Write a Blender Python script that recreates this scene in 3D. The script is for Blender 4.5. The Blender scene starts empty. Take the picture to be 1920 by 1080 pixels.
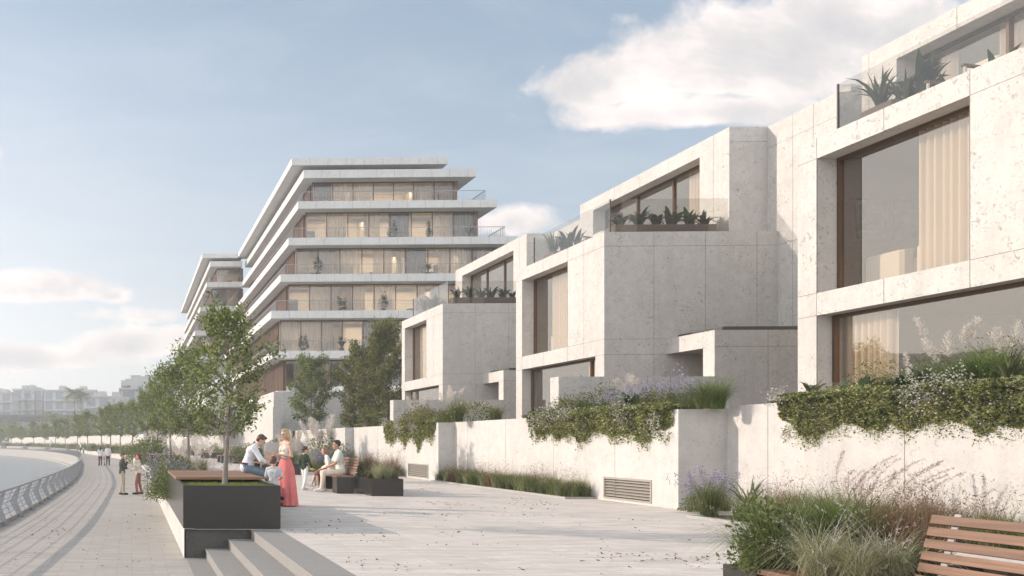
import bpy, bmesh, math, random
import numpy as np
from mathutils import Vector, Matrix, noise as mnoise
R = math.radians
random.seed(7)
rng = np.random.default_rng(11)
sc = bpy.context.scene
COL = sc.collection
# ------------------------------------------------------------------ camera
TH = math.atan(46.5 / 1600)
CT, ST = math.cos(TH), math.sin(TH)
ZC = 1.5
cam_d = bpy.data.cameras.new("camera")
cam_d.lens = 30.0
cam_d.sensor_width = 36.0
cam_d.shift_x = (960 - 200.5) / 1920
cam_d.shift_y = (827 - 540) / 1920
cam_d.clip_start = 0.1
cam_d.clip_end = 9000
cam = bpy.data.objects.new("camera", cam_d)
COL.objects.link(cam)
cam.location = (0, 0, ZC)
cam.rotation_euler = (R(90), 0, TH)
sc.camera = cam

def W(px, yc):
    """plan position of the point seen at picture column px, yc metres away"""
    xc = (px - 200.5) / 1600 * yc
    return (xc * CT - yc * ST, xc * ST + yc * CT)

def G(px, py, z=0.0):
    yc = (ZC - z) * 1600 / (py - 827)
    x, y = W(px, yc)
    return Vector((x, y, z))

# ------------------------------------------------------------------ node helpers
def mat(name):
    m = bpy.data.materials.new(name)
    m.use_nodes = True
    nt = m.node_tree
    b = nt.nodes.get("Principled BSDF")
    return m, nt, b

def nd(nt, typ, **kw):
    n = nt.nodes.new(typ)
    for k, v in kw.items():
        setattr(n, k, v)
    return n

def lk(nt, a, b):
    nt.links.new(a, b)

def ramp(nt, fac, stops):
    r = nd(nt, "ShaderNodeValToRGB")
    e = r.color_ramp.elements
    while len(e) > 1:
        e.remove(e[-1])
    e[0].position, c = stops[0][0], stops[0][1]
    e[0].color = c if len(c) == 4 else (*c, 1)
    for p, c in stops[1:]:
        q = e.new(p)
        q.color = c if len(c) == 4 else (*c, 1)
    lk(nt, fac, r.inputs[0])
    return r.outputs[0]

def noise(nt, vec, scale, detail=4, rough=0.55, stretch=None, dist=0.0):
    if stretch is not None:
        mp = nd(nt, "ShaderNodeMapping")
        mp.inputs["Scale"].default_value = stretch
        lk(nt, vec, mp.inputs["Vector"])
        vec = mp.outputs[0]
    n = nd(nt, "ShaderNodeTexNoise")
    n.inputs["Scale"].default_value = scale
    n.inputs["Detail"].default_value = detail
    n.inputs["Roughness"].default_value = rough
    n.inputs["Distortion"].default_value = dist
    lk(nt, vec, n.inputs["Vector"])
    return n.outputs["Fac"]

def mixc(nt, fac, a, b, mode='MIX'):
    m = nd(nt, "ShaderNodeMix", data_type='RGBA', blend_type=mode)
    for sock, v in ((m.inputs[0], fac), (m.inputs[6], a), (m.inputs[7], b)):
        if hasattr(v, "links"):
            lk(nt, v, sock)
        elif isinstance(v, (int, float)):
            sock.default_value = v
        else:
            sock.default_value = v if len(v) == 4 else (*v, 1)
    return m.outputs[2]

def mathn(nt, op, a, b=None, c=None):
    m = nd(nt, "ShaderNodeMath", operation=op)
    for i, v in enumerate((a, b, c)):
        if v is None:
            continue
        if hasattr(v, "links"):
            lk(nt, v, m.inputs[i])
        else:
            m.inputs[i].default_value = v
    return m.outputs[0]

def geo_pos(nt):
    return nd(nt, "ShaderNodeNewGeometry").outputs["Position"]

def island(nt):
    return nd(nt, "ShaderNodeNewGeometry").outputs["Random Per Island"]

def bump(nt, b, h, strength=0.3, dist=0.01):
    n = nd(nt, "ShaderNodeBump")
    n.inputs["Strength"].default_value = strength
    n.inputs["Distance"].default_value = dist
    lk(nt, h, n.inputs["Height"])
    lk(nt, n.outputs[0], b.inputs["Normal"])

M = {}

def simple(name, col, rough=0.6, metal=0.0, var=0.0, vscale=3.0, spec=None):
    m, nt, b = mat(name)
    b.inputs["Base Color"].default_value = (*col, 1)
    b.inputs["Roughness"].default_value = rough
    b.inputs["Metallic"].default_value = metal
    if spec is not None:
        b.inputs["Specular IOR Level"].default_value = spec
    if var:
        f = noise(nt, geo_pos(nt), vscale, 5, 0.6)
        lo = tuple(max(0, c * (1 - var)) for c in col)
        hi = tuple(min(1, c * (1 + var)) for c in col)
        lk(nt, ramp(nt, f, [(0.3, lo), (0.7, hi)]), b.inputs["Base Color"])
    M[name] = m
    return m

def stone(name, base, fleck, scale=1.0, fl=0.56):
    """pale shell limestone: soft mottling, scattered short dark flecks and pits"""
    m, nt, b = mat(name)
    p = geo_pos(nt)
    big = noise(nt, p, 0.55 * scale, 4, 0.6)
    mid = noise(nt, p, 3.2 * scale, 6, 0.7)
    c = ramp(nt, big, [(0.32, tuple(x * 0.86 for x in base)), (0.68, tuple(min(1, x * 1.08) for x in base))])
    c2 = ramp(nt, mid, [(0.35, tuple(x * 0.84 for x in base)), (0.6, tuple(min(1, x * 1.05) for x in base))])
    c = mixc(nt, 0.55, c, c2)
    f1 = noise(nt, p, 6.2 * scale, 4, 0.62, stretch=(1, 1, 1), dist=2.6)
    f2 = noise(nt, p, 2.1 * scale, 3, 0.5)
    k = mathn(nt, 'MULTIPLY', ramp(nt, f1, [(fl + 0.02, (0, 0, 0)), (fl + 0.07, (1, 1, 1))]), ramp(nt, f2, [(0.34, (0.12, 0.12, 0.12)), (0.58, (1, 1, 1))]))
    c = mixc(nt, mathn(nt, 'MULTIPLY', k, 0.74), c, fleck)
    f3 = noise(nt, p, 34 * scale, 2, 0.5, dist=1.0)
    k3 = ramp(nt, f3, [(0.62, (0, 0, 0)), (0.72, (1, 1, 1))])
    c = mixc(nt, mathn(nt, 'MULTIPLY', k3, 0.5), c, fleck)
    # faint rain streaks running down the face
    st = noise(nt, p, 2.6, 4, 0.65, stretch=(1.6, 1.6, 0.10))
    c = mixc(nt, mathn(nt, 'MULTIPLY', ramp(nt, st, [(0.52, (0, 0, 0)), (0.75, (1, 1, 1))]), 0.34), c, tuple(x * 0.70 for x in base))
    lk(nt, c, b.inputs["Base Color"])
    b.inputs["Roughness"].default_value = 0.85
    b.inputs["Specular IOR Level"].default_value = 0.2
    h = mathn(nt, 'SUBTRACT', mathn(nt, 'MULTIPLY', mid, 0.5), k)
    bump(nt, b, h, 0.35, 0.012)
    M[name] = m
    return m

stone("limestone", (0.545, 0.52, 0.49), (0.27, 0.25, 0.23))
stone("wall_limestone", (0.53, 0.51, 0.485), (0.30, 0.275, 0.25), 1.0, 0.58)
stone("slab_concrete", (0.64, 0.63, 0.61), (0.30, 0.29, 0.28), 1.2, 0.6)
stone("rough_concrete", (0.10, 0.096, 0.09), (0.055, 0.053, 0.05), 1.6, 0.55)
simple("joint", (0.20, 0.185, 0.17), 0.9)
simple("roof_cap", (0.085, 0.08, 0.075), 0.5, 0.3)
simple("bronze", (0.13, 0.075, 0.045), 0.38, 0.55)
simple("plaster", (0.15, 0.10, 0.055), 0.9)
simple("plaster_light", (0.55, 0.49, 0.41), 0.9)
simple("soil", (0.06, 0.045, 0.03), 1.0, 0, 0.4, 12)
simple("charcoal", (0.038, 0.035, 0.031), 0.20, 0.0, 0.10, 40, 0.25)
M["charcoal"].node_tree.nodes["Principled BSDF"].inputs["Coat Weight"].default_value = 0.15
M["charcoal"].node_tree.nodes["Principled BSDF"].inputs["Coat Roughness"].default_value = 0.2
simple("steel", (0.30, 0.30, 0.31), 0.45, 0.3, 0.08, 20)
simple("dark_steel", (0.10, 0.10, 0.10), 0.4, 0.6)
simple("kerb", (0.34, 0.33, 0.31), 0.85, 0, 0.12, 8)
simple("grille_metal", (0.40, 0.37, 0.33), 0.45, 0.4)
simple("black", (0.012, 0.011, 0.010), 0.8)
simple("white_paint", (0.72, 0.70, 0.67), 0.6)
simple("far_concrete", (0.40, 0.40, 0.40), 0.9, 0, 0.10, 0.3)
simple("far_dark", (0.10, 0.11, 0.12), 0.8)
simple("far_glass", (0.16, 0.20, 0.24), 0.25)

# wood
def wood(name, a, b_, axis=1):
    m, nt, b = mat(name)
    p = geo_pos(nt)
    st = [22, 22, 22]
    st[axis] = 1.2
    g = noise(nt, p, 1.0, 6, 0.65, stretch=tuple(st), dist=0.6)
    c = ramp(nt, g, [(0.3, a), (0.72, b_)])
    i = ramp(nt, island(nt), [(0.0, (0.74, 0.74, 0.74)), (1.0, (1.14, 1.12, 1.1))])
    lk(nt, mixc(nt, 1.0, c, i, 'MULTIPLY'), b.inputs["Base Color"])
    b.inputs["Roughness"].default_value = 0.6
    bump(nt, b, g, 0.25, 0.004)
    M[name] = m
wood("deck_wood", (0.17, 0.085, 0.045), (0.33, 0.185, 0.105), 0)
wood("bench_wood", (0.115, 0.060, 0.037), (0.25, 0.145, 0.092), 1)
wood("fin_wood", (0.10, 0.055, 0.035), (0.22, 0.13, 0.085), 2)
wood("door_wood", (0.13, 0.07, 0.04), (0.22, 0.12, 0.07), 2)

# glass: thin sheet, part mirror, part clear
def glass(name, refl, tint, rough=0.0, ior=1.5, gt=(0.96, 0.97, 0.98)):
    m, nt, b = mat(name)
    nt.nodes.remove(b)
    out = nt.nodes.get("Material Output")
    fr = nd(nt, "ShaderNodeFresnel")
    fr.inputs["IOR"].default_value = ior
    f = mathn(nt, 'ADD', mathn(nt, 'MULTIPLY', fr.outputs[0], 1.4), refl)
    f = mathn(nt, 'MINIMUM', f, 0.95)
    tr = nd(nt, "ShaderNodeBsdfTransparent")
    tr.inputs[0].default_value = (*tint, 1)
    gl = nd(nt, "ShaderNodeBsdfGlossy")
    gl.inputs["Roughness"].default_value = rough
    gl.inputs[0].default_value = (*gt, 1)
    mx = nd(nt, "ShaderNodeMixShader")
    lk(nt, f, mx.inputs[0])
    lk(nt, tr.outputs[0], mx.inputs[1])
    lk(nt, gl.outputs[0], mx.inputs[2])
    lk(nt, mx.outputs[0], out.inputs[0])
    M[name] = m
glass("window_glass", 0.21, (0.93, 0.88, 0.81), gt=(1.0, 0.94, 0.86))
glass("apartment_glass", 0.015, (0.90, 0.86, 0.79))
glass("rail_glass", 0.03, (0.78, 0.77, 0.74))

def cloth(name, col, trans=0.3):
    m, nt, b = mat(name)
    b.inputs["Base Color"].default_value = (*col, 1)
    b.inputs["Roughness"].default_value = 0.95
    b.inputs["Specular IOR Level"].default_value = 0.1
    out = nt.nodes.get("Material Output")
    t = nd(nt, "ShaderNodeBsdfTranslucent")
    t.inputs[0].default_value = (*col, 1)
    mx = nd(nt, "ShaderNodeMixShader")
    mx.inputs[0].default_value = trans
    lk(nt, b.outputs[0], mx.inputs[1])
    lk(nt, t.outputs[0], mx.inputs[2])
    lk(nt, mx.outputs[0], out.inputs[0])
    M[name] = m
cloth("curtain", (0.80, 0.72, 0.62), 0.3)
cloth("sheer", (0.80, 0.74, 0.66), 0.4)
_nt = M["sheer"].node_tree
_o = _nt.nodes["Material Output"]; _src = _o.inputs[0].links[0].from_socket
_t = nd(_nt, "ShaderNodeBsdfTransparent"); _m = nd(_nt, "ShaderNodeMixShader"); _m.inputs[0].default_value = 0.28
lk(_nt, _src, _m.inputs[1]); lk(_nt, _t.outputs[0], _m.inputs[2]); lk(_nt, _m.outputs[0], _o.inputs[0])
cloth("grey_drape", (0.30, 0.29, 0.28), 0.1)

# foliage
def leafmat(name, stops, trans=0.35, rough=0.55, tt=(1.25, 1.25, 0.7)):
    m, nt, b = mat(name)
    i = island(nt)
    cl = noise(nt, geo_pos(nt), 2.5, 2, 0.5)
    c = ramp(nt, mathn(nt, 'ADD', mathn(nt, 'MULTIPLY', i, 0.75), mathn(nt, 'MULTIPLY', mathn(nt, 'SUBTRACT', cl, 0.35), 0.7)), stops)
    lk(nt, c, b.inputs["Base Color"])
    b.inputs["Roughness"].default_value = rough
    b.inputs["Specular IOR Level"].default_value = 0.22
    out = nt.nodes.get("Material Output")
    t = nd(nt, "ShaderNodeBsdfTranslucent")
    lk(nt, mixc(nt, 1.0, c, tt, 'MULTIPLY'), t.inputs[0])
    mx = nd(nt, "ShaderNodeMixShader")
    mx.inputs[0].default_value = trans
    lk(nt, b.outputs[0], mx.inputs[1])
    lk(nt, t.outputs[0], mx.inputs[2])
    lk(nt, mx.outputs[0], out.inputs[0])
    M[name] = m
leafmat("tree_leaf", [(0.0, (0.05, 0.072, 0.022)), (0.5, (0.15, 0.19, 0.065)), (1.0, (0.36, 0.40, 0.19))], 0.35, 0.42)
leafmat("dark_leaf", [(0.0, (0.045, 0.055, 0.018)), (0.5, (0.14, 0.15, 0.05)), (1.0, (0.31, 0.29, 0.115))], 0.35)
leafmat("ivy_leaf", [(0.0, (0.03, 0.045, 0.014)), (0.35, (0.125, 0.150, 0.055)), (0.7, (0.30, 0.31, 0.135)), (1.0, (0.60, 0.57, 0.36))], 0.35)
leafmat("broad_leaf", [(0.0, (0.02, 0.038, 0.018)), (1.0, (0.07, 0.10, 0.045))], 0.2, 0.4)
leafmat("strap_leaf", [(0.0, (0.06, 0.075, 0.035)), (1.0, (0.17, 0.19, 0.10))], 0.25, 0.45)
leafmat("grass_green", [(0.0, (0.05, 0.07, 0.022)), (0.6, (0.13, 0.16, 0.06)), (1.0, (0.27, 0.28, 0.14))])
leafmat("grass_bright", [(0.0, (0.06, 0.10, 0.022)), (0.6, (0.14, 0.21, 0.06)), (1.0, (0.26, 0.33, 0.13))])
leafmat("grass_pale", [(0.0, (0.16, 0.17, 0.09)), (0.6, (0.36, 0.36, 0.23)), (1.0, (0.55, 0.53, 0.38))])
leafmat("grass_red", [(0.0, (0.10, 0.055, 0.04)), (0.6, (0.22, 0.13, 0.095)), (1.0, (0.38, 0.25, 0.19))])
leafmat("lawn", [(0.0, (0.10, 0.13, 0.03)), (1.0, (0.27, 0.30, 0.09))])
leafmat("plume", [(0.0, (0.56, 0.51, 0.46)), (1.0, (0.80, 0.76, 0.71))], 0.45, 0.9, (1, 1, 1))
leafmat("plume_pink", [(0.0, (0.30, 0.20, 0.19)), (1.0, (0.52, 0.40, 0.38))], 0.45, 0.9, (1, 1, 1))
leafmat("white_flower", [(0.0, (0.30, 0.30, 0.25)), (1.0, (0.66, 0.65, 0.60))], 0.3, 0.8, (1, 1, 1))
leafmat("lavender", [(0.0, (0.20, 0.18, 0.32)), (1.0, (0.42, 0.39, 0.54))], 0.3, 0.8, (1, 1, 1))
leafmat("yellow_flower", [(0.0, (0.45, 0.36, 0.10)), (1.0, (0.70, 0.60, 0.25))], 0.3, 0.8)
leafmat("dry_leaf", [(0.0, (0.035, 0.02, 0.012)), (0.6, (0.11, 0.06, 0.03)), (1.0, (0.22, 0.14, 0.07))], 0.1, 0.8)
simple("bark", (0.20, 0.175, 0.15), 0.9, 0, 0.35, 30)

# ------------------------------------------------------------------ mesh helpers
class MB:
    def __init__(s):
        s.v, s.f, s.m = [], [], []
    def face(s, pts, mi=0):
        n = len(s.v)
        s.v.extend([tuple(p) for p in pts])
        s.f.append(tuple(range(n, n + len(pts))))
        s.m.append(mi)
    def box(s, x0, x1, y0, y1, z0, z1, mi=0, skip=""):
        n = len(s.v)
        s.v += [(x0, y0, z0), (x1, y0, z0), (x1, y1, z0), (x0, y1, z0), (x0, y0, z1), (x1, y0, z1), (x1, y1, z1), (x0, y1, z1)]
        for k, f in (("b", (0, 3, 2, 1)), ("t", (4, 5, 6, 7)), ("f", (0, 1, 5, 4)), ("k", (2, 3, 7, 6)), ("l", (3, 0, 4, 7)), ("r", (1, 2, 6, 5))):
            if k in skip:
                continue
            s.f.append(tuple(n + i for i in f))
            s.m.append(mi)
    def prism(s, poly, z0, z1, mi=0):
        """vertical prism over a counter-clockwise plan polygon"""
        n, k = len(s.v), len(poly)
        s.v += [(p[0], p[1], z0) for p in poly] + [(p[0], p[1], z1) for p in poly]
        s.f.append(tuple(n + i for i in reversed(range(k)))); s.m.append(mi)
        s.f.append(tuple(n + k + i for i in range(k))); s.m.append(mi)
        for i in range(k):
            j = (i + 1) % k
            s.f.append((n + i, n + j, n + k + j, n + k + i)); s.m.append(mi)
    def bar(s, a, b, w, h, mi=0, up=(0, 0, 1)):
        a, b = Vector(a), Vector(b)
        d = (b - a).normalized()
        u = Vector(up)
        sd = d.cross(u)
        if sd.length < 1e-4:
            sd = d.cross(Vector((1, 0, 0)))
        sd.normalize()
        u = sd.cross(d).normalized()
        n = len(s.v)
        for p in (a, b):
            for i, j in ((-1, -1), (1, -1), (1, 1), (-1, 1)):
                s.v.append(tuple(p + sd * (i * w / 2) + u * (j * h / 2)))
        for f in ((0, 1, 2, 3), (7, 6, 5, 4), (0, 4, 5, 1), (1, 5, 6, 2), (2, 6, 7, 3), (3, 7, 4, 0)):
            s.f.append(tuple(n + i for i in f)); s.m.append(mi)
    def tube(s, pts, radii, seg=8, mi=0, cap=True):
        pts = [Vector(p) for p in pts]
        if not hasattr(radii, "__len__"):
            radii = [radii] * len(pts)
        n0 = len(s.v)
        prev = None
        for i, p in enumerate(pts):
            d = (pts[min(i + 1, len(pts) - 1)] - pts[max(i - 1, 0)])
            d = d.normalized() if d.length > 1e-9 else Vector((0, 0, 1))
            ref = prev if prev is not None else (Vector((1, 0, 0)) if abs(d.x) < 0.8 else Vector((0, 1, 0)))
            sd = (ref - d * ref.dot(d)).normalized()
            prev = sd
            u = d.cross(sd)
            for k in range(seg):
                a = 2 * math.pi * k / seg
                s.v.append(tuple(p + (sd * math.cos(a) + u * math.sin(a)) * radii[i]))
        for i in range(len(pts) - 1):
            for k in range(seg):
                k2 = (k + 1) % seg
                s.f.append((n0 + i * seg + k, n0 + i * seg + k2, n0 + (i + 1) * seg + k2, n0 + (i + 1) * seg + k)); s.m.append(mi)
        if cap:
            s.f.append(tuple(n0 + k for k in reversed(range(seg)))); s.m.append(mi)
            s.f.append(tuple(n0 + (len(pts) - 1) * seg + k for k in range(seg))); s.m.append(mi)
    def wall(s, to3, us, zs, solid, d0, d1, mi=0):
        """wall of thickness d0..d1 on a u/z grid with empty cells; to3(u, d, z) -> xyz"""
        nu, nz = len(us) - 1, len(zs) - 1
        S = lambda i, j: 0 <= i < nu and 0 <= j < nz and solid(0.5 * (us[i] + us[i + 1]), 0.5 * (zs[j] + zs[j + 1]))
        for i in range(nu):
            for j in range(nz):
                if not S(i, j):
                    continue
                u0, u1, z0, z1 = us[i], us[i + 1], zs[j], zs[j + 1]
                s.face([to3(u0, d0, z0), to3(u1, d0, z0), to3(u1, d0, z1), to3(u0, d0, z1)], mi)
                s.face([to3(u0, d1, z0), to3(u0, d1, z1), to3(u1, d1, z1), to3(u1, d1, z0)], mi)
                if not S(i - 1, j): s.face([to3(u0, d0, z0), to3(u0, d0, z1), to3(u0, d1, z1), to3(u0, d1, z0)], mi)
                if not S(i + 1, j): s.face([to3(u1, d0, z0), to3(u1, d1, z0), to3(u1, d1, z1), to3(u1, d0, z1)], mi)
                if not S(i, j - 1): s.face([to3(u0, d0, z0), to3(u0, d1, z0), to3(u1, d1, z0), to3(u1, d0, z0)], mi)
                if not S(i, j + 1): s.face([to3(u0, d0, z1), to3(u1, d0, z1), to3(u1, d1, z1), to3(u0, d1, z1)], mi)
    def mesh(s, name, mats, off=(0, 0, 0), smooth=False):
        me = bpy.data.meshes.new(name)
        v = np.array(s.v, dtype=float).reshape(-1, 3) - np.array(off)
        me.from_pydata(v.tolist(), [], s.f)
        for m in (mats if isinstance(mats, (list, tuple)) else [mats]):
            me.materials.append(M[m] if isinstance(m, str) else m)
        if any(s.m):
            me.polygons.foreach_set("material_index", s.m)
        if smooth:
            me.polygons.foreach_set("use_smooth", [True] * len(s.f))
        me.update()
        return me

def link(name, me, parent=None, loc=(0, 0, 0)):
    o = bpy.data.objects.new(name, me)
    COL.objects.link(o)
    o.location = loc
    if parent is not None:
        o.parent = parent
    return o

def wpos(o):
    p = Vector((0, 0, 0))
    while o is not None:
        p += o.location
        o = o.parent
    return p

def obj(name, mb, mats, parent=None, smooth=False, origin=None, bevel=0):
    """world-space mesh; a child's vertices are moved into its parent's frame"""
    off = wpos(parent) if parent is not None else Vector(origin or (0, 0, 0))
    me = mb.mesh(name, mats, off, smooth)
    if bevel:
        bm = bmesh.new(); bm.from_mesh(me)
        bmesh.ops.remove_doubles(bm, verts=bm.verts, dist=1e-5)
        bmesh.ops.bevel(bm, geom=[e for e in bm.edges if len(e.link_faces) == 2 and e.calc_face_angle(0) > 0.5], offset=bevel, segments=2, affect='EDGES', profile=0.6)
        bm.to_mesh(me); bm.free()
    return link(name, me, parent, (0, 0, 0) if parent is not None else off)

def tag(o, label=None, cat=None, group=None, kind=None):
    if label: o["label"] = label
    if cat: o["category"] = cat
    if group: o["group"] = group
    if kind: o["kind"] = kind
    return o

def thing(name, label, cat, loc=(0, 0, 0), group=None, rz=0):
    o = bpy.data.objects.new(name, None)
    COL.objects.link(o)
    o.empty_display_size = 0.2
    o.location = loc
    o.rotation_euler = (0, 0, rz)
    return tag(o, label, cat, group)

def dup(root, loc, rz=0, scale=1.0, label=None, group=None):
    r = root.copy(); COL.objects.link(r)
    r.location = loc; r.rotation_euler = (0, 0, rz)
    r.scale = (scale,) * 3 if not hasattr(scale, "__len__") else scale
    if label: r["label"] = label
    if group: r["group"] = group
    for ch in list(root.children):
        c = ch.copy(); COL.objects.link(c); c.parent = r
        for g in list(ch.children):
            d = g.copy(); COL.objects.link(d); d.parent = c
    return r

def npmesh(name, verts, faces, mats, midx=None, smooth=False):
    """fast mesh from numpy: faces (n,k) all the same k"""
    me = bpy.data.meshes.new(name)
    n, k = faces.shape
    me.vertices.add(len(verts))
    me.vertices.foreach_set("co", np.ascontiguousarray(verts, dtype=np.float32).ravel())
    me.loops.add(n * k)
    me.loops.foreach_set("vertex_index", np.ascontiguousarray(faces, dtype=np.int32).ravel())
    me.polygons.add(n)
    me.polygons.foreach_set("loop_start", np.arange(0, n * k, k, dtype=np.int32))
    me.polygons.foreach_set("loop_total", np.full(n, k, dtype=np.int32))
    for m in (mats if isinstance(mats, (list, tuple)) else [mats]):
        me.materials.append(M[m] if isinstance(m, str) else m)
    if midx is not None:
        me.polygons.foreach_set("material_index", np.ascontiguousarray(midx, dtype=np.int32))
    if smooth:
        me.polygons.foreach_set("use_smooth", np.ones(n, dtype=bool))
    me.update(calc_edges=True)
    me.validate()
    return me

class Q:
    """collector of quads in numpy batches (leaves, blades, petals)"""
    def __init__(s):
        s.V, s.F, s.I, s.n = [], [], [], 0
    def add(s, v, f, mi=0):
        s.V.append(v); s.F.append(f + s.n); s.I.append(np.full(len(f), mi)); s.n += len(v)
    def leaves(s, pts, size, mi=0, up=0.3, aspect=0.5, outward=None):
        """folded leaf rhombs of two quads at pts (N,3); size scalar or (N,)"""
        N = len(pts)
        if N == 0: return
        size = np.broadcast_to(np.asarray(size, float), (N,)) * rng.uniform(0.7, 1.3, N)
        d = rng.normal(size=(N, 3)); d[:, 2] += up
        if outward is not None: d += outward
        d /= np.linalg.norm(d, axis=1, keepdims=True) + 1e-9
        r = rng.normal(size=(N, 3))
        sd = np.cross(d, r); sd /= np.linalg.norm(sd, axis=1, keepdims=True) + 1e-9
        nn = np.cross(sd, d)
        L, Wd = size[:, None], (size * aspect / 2)[:, None]
        a = pts
        tip = pts + d * L - nn * L * 0.12
        m1 = pts + d * L * 0.45 + sd * Wd + nn * Wd * 0.45
        m2 = pts + d * L * 0.45 - sd * Wd + nn * Wd * 0.45
        mid = pts + d * L * 0.5
        v = np.stack([a, m1, tip, mid, m2], 1).reshape(-1, 3)
        b = np.arange(N)[:, None] * 5
        f = np.concatenate([b + np.array([[0, 1, 2, 3]]), b + np.array([[0, 3, 2, 4]])], 0)
        s.add(v, f, mi)
    def blades(s, base, length, lean, width, mi=0, seg=4, az=None, tip=0.08, droop=1.0, leaf=False):
        """curved tapering grass blades; lean = outward reach relative to length"""
        N = len(base)
        if N == 0: return
        length = np.broadcast_to(np.asarray(length, float), (N,)) * rng.uniform(0.6, 1.15, N)
        lean = np.broadcast_to(np.asarray(lean, float), (N,)) * rng.uniform(0.3, 1.3, N)
        az = rng.uniform(0, 2 * np.pi, N) if az is None else az
        wv = np.broadcast_to(np.asarray(width, float), (N,)) * rng.uniform(0.7, 1.2, N)
        dirx, diry = np.cos(az), np.sin(az)
        tw = az + np.pi / 2 + rng.normal(0, 0.6, N)
        sx, sy = np.cos(tw), np.sin(tw)
        rows = []
        for k in range(seg + 1):
            t = k / seg
            ang = lean * (0.35 + 0.65 * t * droop)
            r = length * t * np.sin(np.minimum(ang, 1.5)) * (0.5 + 0.5 * t)
            h = length * (t * np.cos(np.minimum(ang * t, 1.45)))
            ww = wv * 0.5 * (max(0.10, math.sin(math.pi * min(1.0, t * 0.9 + 0.08)) ** 0.8) if leaf else ((1 - t) ** 0.7 + tip))
            if leaf and k == seg: ww = wv * 0.02
            c = np.stack([base[:, 0] + dirx * r, base[:, 1] + diry * r, base[:, 2] + h], 1)
            o = np.stack([sx * ww, sy * ww, np.zeros(N)], 1)
            rows.append(c - o); rows.append(c + o)
        v = np.stack(rows, 1).reshape(-1, 3)
        b = np.arange(N)[:, None] * (2 * (seg + 1))
        f = np.concatenate([b + np.array([[2 * k, 2 * k + 1, 2 * k + 3, 2 * k + 2]]) for k in range(seg)], 0)
        s.add(v, f, mi)
        return np.stack([base[:, 0] + dirx * r, base[:, 1] + diry * r, base[:, 2] + h], 1), az
    def plume(s, tips, az, length, rad, n=60, mi=0, lean=0.5, hair=0.5):
        """feathery flower heads growing from the tips"""
        for (p, a) in zip(tips, az):
            t = rng.uniform(0, 1, n)
            L = length * rng.uniform(0.8, 1.2)
            out = L * lean * (t * 0.5 + 0.5 * t * t)
            ax = np.stack([p[0] + np.cos(a) * out, p[1] + np.sin(a) * out, p[2] + L * t * (1 - 0.25 * lean * t)], 1)
            rr = rad * np.sin(np.pi * np.clip(t * 0.85 + 0.12, 0, 1)) ** 0.8
            off = rng.normal(size=(n, 3)); off[:, 2] *= 0.5
            off /= np.linalg.norm(off, axis=1, keepdims=True)
            pts = ax + off * (rr * rng.uniform(0.1, 1, n))[:, None]
            o = off * 0.8 + np.array([np.cos(a) * lean, np.sin(a) * lean, 1.2])
            s.leaves(pts, L * 0.24 * hair * 2, mi, 0.0, 0.16, outward=o * 2)
    def build(s, name, mats, parent=None, off=(0, 0, 0)):
        if not s.V:
            return None
        V = np.concatenate(s.V, 0)
        o3 = np.array(wpos(parent)) if parent is not None else np.array(off, float)
        me = npmesh(name, V - o3, np.concatenate(s.F, 0), mats, np.concatenate(s.I, 0))
        return link(name, me, parent, (0, 0, 0) if parent is not None else tuple(o3))
HAZE = 0.0011
# ------------------------------------------------------------------ sun and sky
SUN_EL, SUN_AZ = R(21.5), math.atan2(0.68, -2.05)       # plan angle of the direction towards the sun
SD = Vector((math.cos(SUN_EL) * math.cos(SUN_AZ), math.cos(SUN_EL) * math.sin(SUN_AZ), math.sin(SUN_EL)))
sun_d = bpy.data.lights.new("sun", 'SUN')
sun_d.energy = 3.65
sun_d.angle = R(0.55)
sun_d.color = (1.0, 0.865, 0.755)
sun = bpy.data.objects.new("sun", sun_d)
COL.objects.link(sun)
sun.rotation_euler = SD.to_track_quat('Z', 'Y').to_euler()
sun.location = (-60, 20, 40)

world = bpy.data.worlds.new("World")
sc.world = world
world.use_nodes = True
nt = world.node_tree
for n in list(nt.nodes):
    nt.nodes.remove(n)
wout = nd(nt, "ShaderNodeOutputWorld")
bg = nd(nt, "ShaderNodeBackground")
lk(nt, bg.outputs[0], wout.inputs[0])
bg.inputs[1].default_value = 0.15
sky = nd(nt, "ShaderNodeTexSky", sky_type='NISHITA')
sky.sun_disc = False
sky.sun_elevation = SUN_EL
sky.sun_rotation = math.atan2(SD.x, SD.y)
sky.altitude = 0
sky.air_density = 1.0
sky.dust_density = 2.2
sky.ozone_density = 1.6
# clouds drawn on the sky by direction: tangent coordinates about the +Y heading
tc = nd(nt, "ShaderNodeTexCoord")
sep = nd(nt, "ShaderNodeSeparateXYZ")
lk(nt, tc.outputs["Generated"], sep.inputs[0])
yy = mathn(nt, 'MAXIMUM', sep.outputs[1], 0.02)
cu = mathn(nt, 'DIVIDE', sep.outputs[0], yy)
cv = mathn(nt, 'DIVIDE', sep.outputs[2], yy)
comb = nd(nt, "ShaderNodeCombineXYZ")
lk(nt, cu, comb.inputs[0]); lk(nt, cv, comb.inputs[1])
uv = comb.outputs[0]
def uvpx(px, py):
    u = (px - 200.5) / 1600
    t = (u - 0.02906) / (1 + 0.02906 * u)
    return t, (827 - py) / 1600 / (1 + 0.02906 * u)
n_big = noise(nt, uv, 4.2, 9, 0.62, stretch=(1.0, 1.2, 1), dist=0.25)
n_det = noise(nt, uv, 13.0, 9, 0.66, dist=0.3)
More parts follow.
